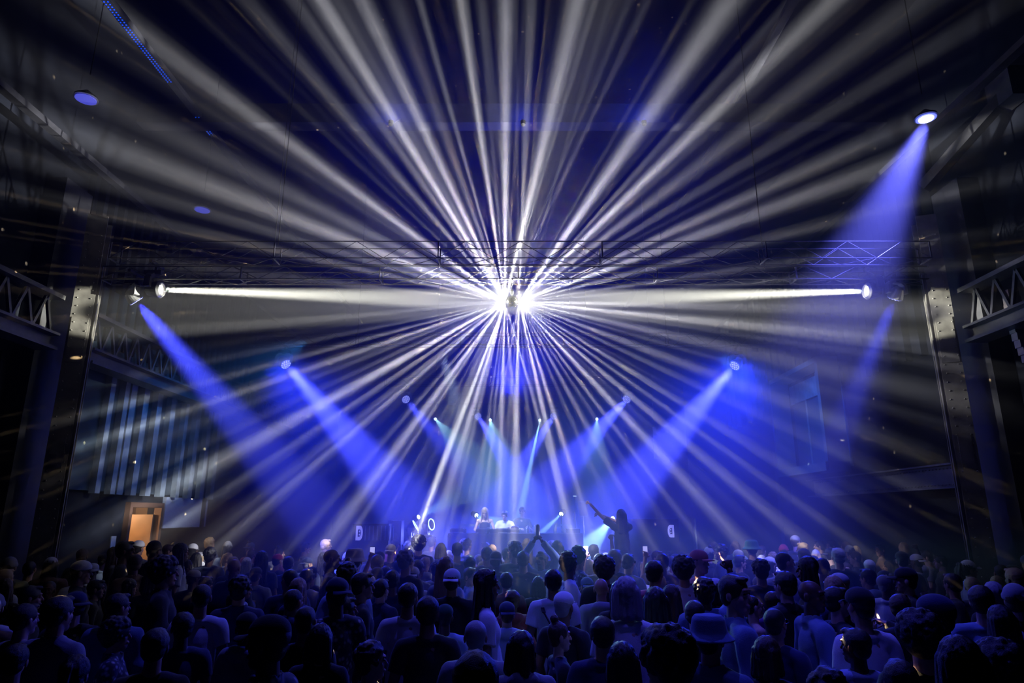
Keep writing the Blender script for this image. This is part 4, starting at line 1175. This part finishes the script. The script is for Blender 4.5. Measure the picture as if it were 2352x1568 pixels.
def place(px, py, w, face, hair, hc, top, tc, opts):
    D0 = 262 / w; s = slope(py)
    best = None
    for rad, dd in [(rad, dd) for rad in (.47, .43, .39) for dd in [0] + [k * sg * .05 for k in range(1, int((.25 + .11 * D0) / .05)) for sg in (1, -1)]]:
        D = D0 + dd; h = CAMH + D * s
        if D < 2.2 or D > 14.9: continue
        lo, hi = (1.48, 1.93)
        pen = max(0, lo - h) + max(0, h - hi)
        if pen > 0.0: continue
        x = P(px, py, D).x
        if abs(x) > 7.3: continue
        if abs(abs(x) - 7.2) < .75 and abs(D - 10.5) < .75: continue
        if free(x, D, rad): best = (x, D, h); break
    if best is None: return None
    x, D, h = best
    hat = hatc = shades = None; pose = 'rest'; strap = False
    for o_ in opts.split(','):
        if o_.startswith('hat='): hat, hatc = o_[4:].split(':')
        elif o_ in ('shades', 'up'): shades = o_
        elif o_ in POSES: pose = o_
        elif o_ == 'strap': strap = True
    if pose == 'rest' and random.random() < .25 and D > 3: pose = random.choice(['turn_left', 'turn_right', 'hold'])
    fem = 1 if hair in 'lbut' else 0
    if hat: h2 = h / (1.785 / 1.75) 
    else: h2 = h / ((1.77 if hair != 'a' else 1.80) / 1.75)
    skin = random.choices([0, 1, 2, 3], [3, 4, 2, 2])[0]
    r = person((x, D, 0), math.radians(FACE[face] + random.uniform(-9, 9)) - math.atan2(x, D) * .5, h2, pose, fem, hair, hc, top, tc, skin, hat, hatc or 'k', shades, strap, tr=random.choice([0, 0, 1, 2, 3]))
    placed.append((x, D, .4)); heads.append((px, py, 262 / D, D))
    ds = describe(hair, hc, top, tc, hat, hatc, face, None)
    if pose == 'fist': ds += ', fist raised'
    elif pose == 'overhead': ds += ', both arms raised'
    elif pose == 'phone': ds += ', phone arm raised'
    elif pose == 'nape': ds += ', elbow out'
    elif strap: ds += ', bag strap'
    elif shades == 'shades': ds += ', glasses'
    people.append([r, ds, px, py]); r['group'] = 'dancing crowd'
    return r, x, D, h2
lines = [l.split() for l in CROWD.strip().splitlines()]
rows_ = []
for l in lines:
    ox, oy, k = CR[l[0]]; rows_.append((ox + float(l[1]) / k, oy + float(l[2]) / k, float(l[3]) / k, l[4], l[5], l[6], l[7], l[8], l[9] if len(l) > 9 else ''))
rows_.sort(key=lambda q: -q[2])
# shoulder rider and carrier stand before the stage
RX, RY = P(1425, 1175, 12.3).x, 12.3
car = person((RX, RY + .02, 0), 0, 1.70, 'rest', 0, 's', 'd', 't', 'k', 1); tag(car, 'person, short dark hair, black T-shirt, carrying the rider on their shoulders', 'person'); placed.append((RX, RY, .5))
rid_top = P(1425, 1171, 12.3).z
rid = person((RX, RY - .06, rid_top - 1.62), 0, 1.62, 'crossed_up', 1, 'l', 'd', 't', 'k', 1); tag(rid, 'person riding on shoulders in front of the stage with crossed raised arms', 'person')
done = {}
for q in rows_:
    res = place(*q)
    if res: done[(round(q[0]), round(q[1]))] = res
print('listed placed', len(people), 'of', len(rows_))
# fillers in the remaining gaps, kept lower than the heads already set
rnd = random.Random(11); tries = 0; nf = 0
while tries < 9000 and nf < 95:
    tries += 1
    px = rnd.uniform(-30, 2380); D = rnd.choice([rnd.uniform(4.2, 8), rnd.uniform(7.5, 14.6), rnd.uniform(10, 14.8)]); h = rnd.uniform(1.54, 1.80)
    s = (h - CAMH) / D
    py = 784 - F * (s * math.cos(TILT) - math.sin(TILT)) / (math.cos(TILT) + s * math.sin(TILT))
    w_ = 262 / D
    if any(abs(px - a) < .62 * (w_ + c) and D < d and py < b + .9 * c for a, b, c, d in heads): continue
    if any(abs(px - a) < .35 * (w_ + c) and D >= d and py > b + .25 * c for a, b, c, d in heads): continue
    x = P(px, py, D).x
    if abs(x) > 7.3 or not free(x, D, .47): continue
    hr_ = rnd.choice('sssszclbtau'); tc = rnd.choice('kkkknngwbomdl'); hat = rnd.choice(['', '', '', '', 'hat=cap:k', 'hat=cap:w', 'hat=cap_back:n', 'hat=beanie:g'])
    if hr_ == 'a': hr_ = 's'
    if place(px, py, w_, rnd.choice('BBBBrrllRL'), hr_, rnd.choice('dddnyg'), rnd.choice('tttjh'), tc, hat): nf += 1
print('people', len(people))
# labels that single each person out
from collections import defaultdict
full = defaultdict(list)
for rec in people: full['%s, %s %s' % (rec[1], band(rec[3]), landm(rec[2]))].append(rec)
ORD = {2: ['left one', 'right one'], 3: ['left one', 'middle one', 'right one'], 4: ['leftmost one', 'second one', 'third one', 'rightmost one'], 5: ['leftmost one', 'second one', 'middle one', 'fourth one', 'rightmost one']}
for k, recs in full.items():
    recs.sort(key=lambda q: q[2])
    for i, rec in enumerate(recs):
        lab = k if len(recs) == 1 else k + ', ' + ORD.get(len(recs), ['number %d' % (j + 1) for j in range(len(recs))])[i]
        wd = lab.split()
        if len(wd) > 16: lab = lab.replace(' of the ', ' of ').replace('below the ', 'below ')
        tag(rec[0], lab, 'person')
print('max words', max(len(r[0]['label'].split()) for r in people), 'dups', len(people) - len({r[0]['label'] for r in people}))
# things held up: can, phones
def grip(key, pose, side):
    res = done.get(key)
    if not res: return None
    r, x, D, h = res; bpy.context.view_layer.update()
    return r.matrix_world @ (Vector(POSES[pose][side][1]) + Vector((0, .02, .09)))
for key, rr_ in done.items():
    pass
def person_at(px, py):
    return min(people, key=lambda q: (q[2] - px) ** 2 + (q[3] - py) ** 2)[0]
bpy.context.view_layer.update()
r = person_at(1160 + 320 / 3.92, 1200 + 255 / 3.92)
q = r.matrix_world @ Vector((0, .12, 2.06))
cn = empty('drink_can', q - Vector((0, 0, .07)), 'tall pale drink can held overhead by the shouting person below the table', 'can')
MB().lathe((0, 0, 0), (0, 0, 1), [(0, .026), (.01, .033), (.15, .033), (.165, .026)], 16).build('can_body', mat('pale_can', (.75, .7, .75), .3, .4), cn, smooth=True)
MB().tube((0, 0, .165), (0, 0, .168), .025, n=14).build('can_top', GREYP, cn)
# raised phones
def phone_person(px, py, D, label, plabel, light=False, tcx='k'):
    x = P(px, py, D).x; h = 1.72
    s = (h - CAMH) / D; pyh = 784 - F * (s * math.cos(TILT) - math.sin(TILT)) / (math.cos(TILT) + s * math.sin(TILT))
    for k in range(40):
        xx = x + .14 + k * .03 * (-1) ** k
        if free(xx, D, .36): break
    r = person((xx, D, 0), 0, h, 'phone', 0, 's', 'd', 't', tcx, 1); tag(r, plabel, 'person', 'dancing crowd'); placed.append((xx, D, .4))
    bpy.context.view_layer.update()
    q = r.matrix_world @ Vector((-.155, .40, 1.775))
    ph = empty('phone', q, label, 'phone')
    MB().box((0, 0, 0), (.075, .009, .15)).build('phone_body', BLACK, ph)
    MB().box((0, -.006, 0), (.068, .002, .14)).build('phone_screen', mat('lit_phone_screen', (.2, .2, .5), .3, emit=(.45, .45, 1), es=.9), ph)
    if light:
        MB().tube((.02, -.008, .05), (.02, -.012, .05), .014, n=10).build('torch', mat('phone_torch', (1, 1, 1), .3, emit=(.9, .95, 1), es=20), ph)
        lamp('torch_light', 'POINT', q + Vector((.02, -.04, .05)), (.45, .5, 1), 9, shadow_soft_size=.02)
phone_person(845, 1253, 9.5, 'raised phone with lit screen below the slatted speaker', 'person, arm up holding a lit phone below the slatted speaker')
phone_person(1378, 1256, 9.8, 'phone with bright torch light held up below the shoulder rider', 'person holding up a phone with bright torch below the shoulder rider', True, 'n')
phone_person(1496, 1250, 9.8, 'raised phone with lit screen left of the right emblem speaker', 'person, arm up with a lit phone left of the right emblem speaker', False, 'b')
# lettering on two shirts
def lettering(text, r, loc, size, m, rx=90, rz=0):
    c = bpy.data.curves.new('txt', 'FONT'); c.body = text; c.size = size; c.extrude = .002; c.align_x = 'CENTER'
    o = bpy.data.objects.new('tmp', c); COL.objects.link(o); bpy.context.view_layer.update()
    me = bpy.data.meshes.new_from_object(o.evaluated_get(bpy.context.evaluated_depsgraph_get())); bpy.data.objects.remove(o)
    ob = mkobj('shirt_lettering', me, None, r); me.materials.clear(); me.materials.append(m); ob.location = loc; ob.rotation_euler = (math.radians(rx), 0, math.radians(rz)); return ob
lettering('NEA', person_at(1740 + 850 / 3.843, 1200 + 922 / 3.843), (-.03, -.158, 1.26), .09, CLOTH['k'])
lettering('REAL', person_at(1160 + 1392 / 3.92, 1200 + 450 / 3.92), (.03, -.155, 1.3), .08, CLOTH['w'])
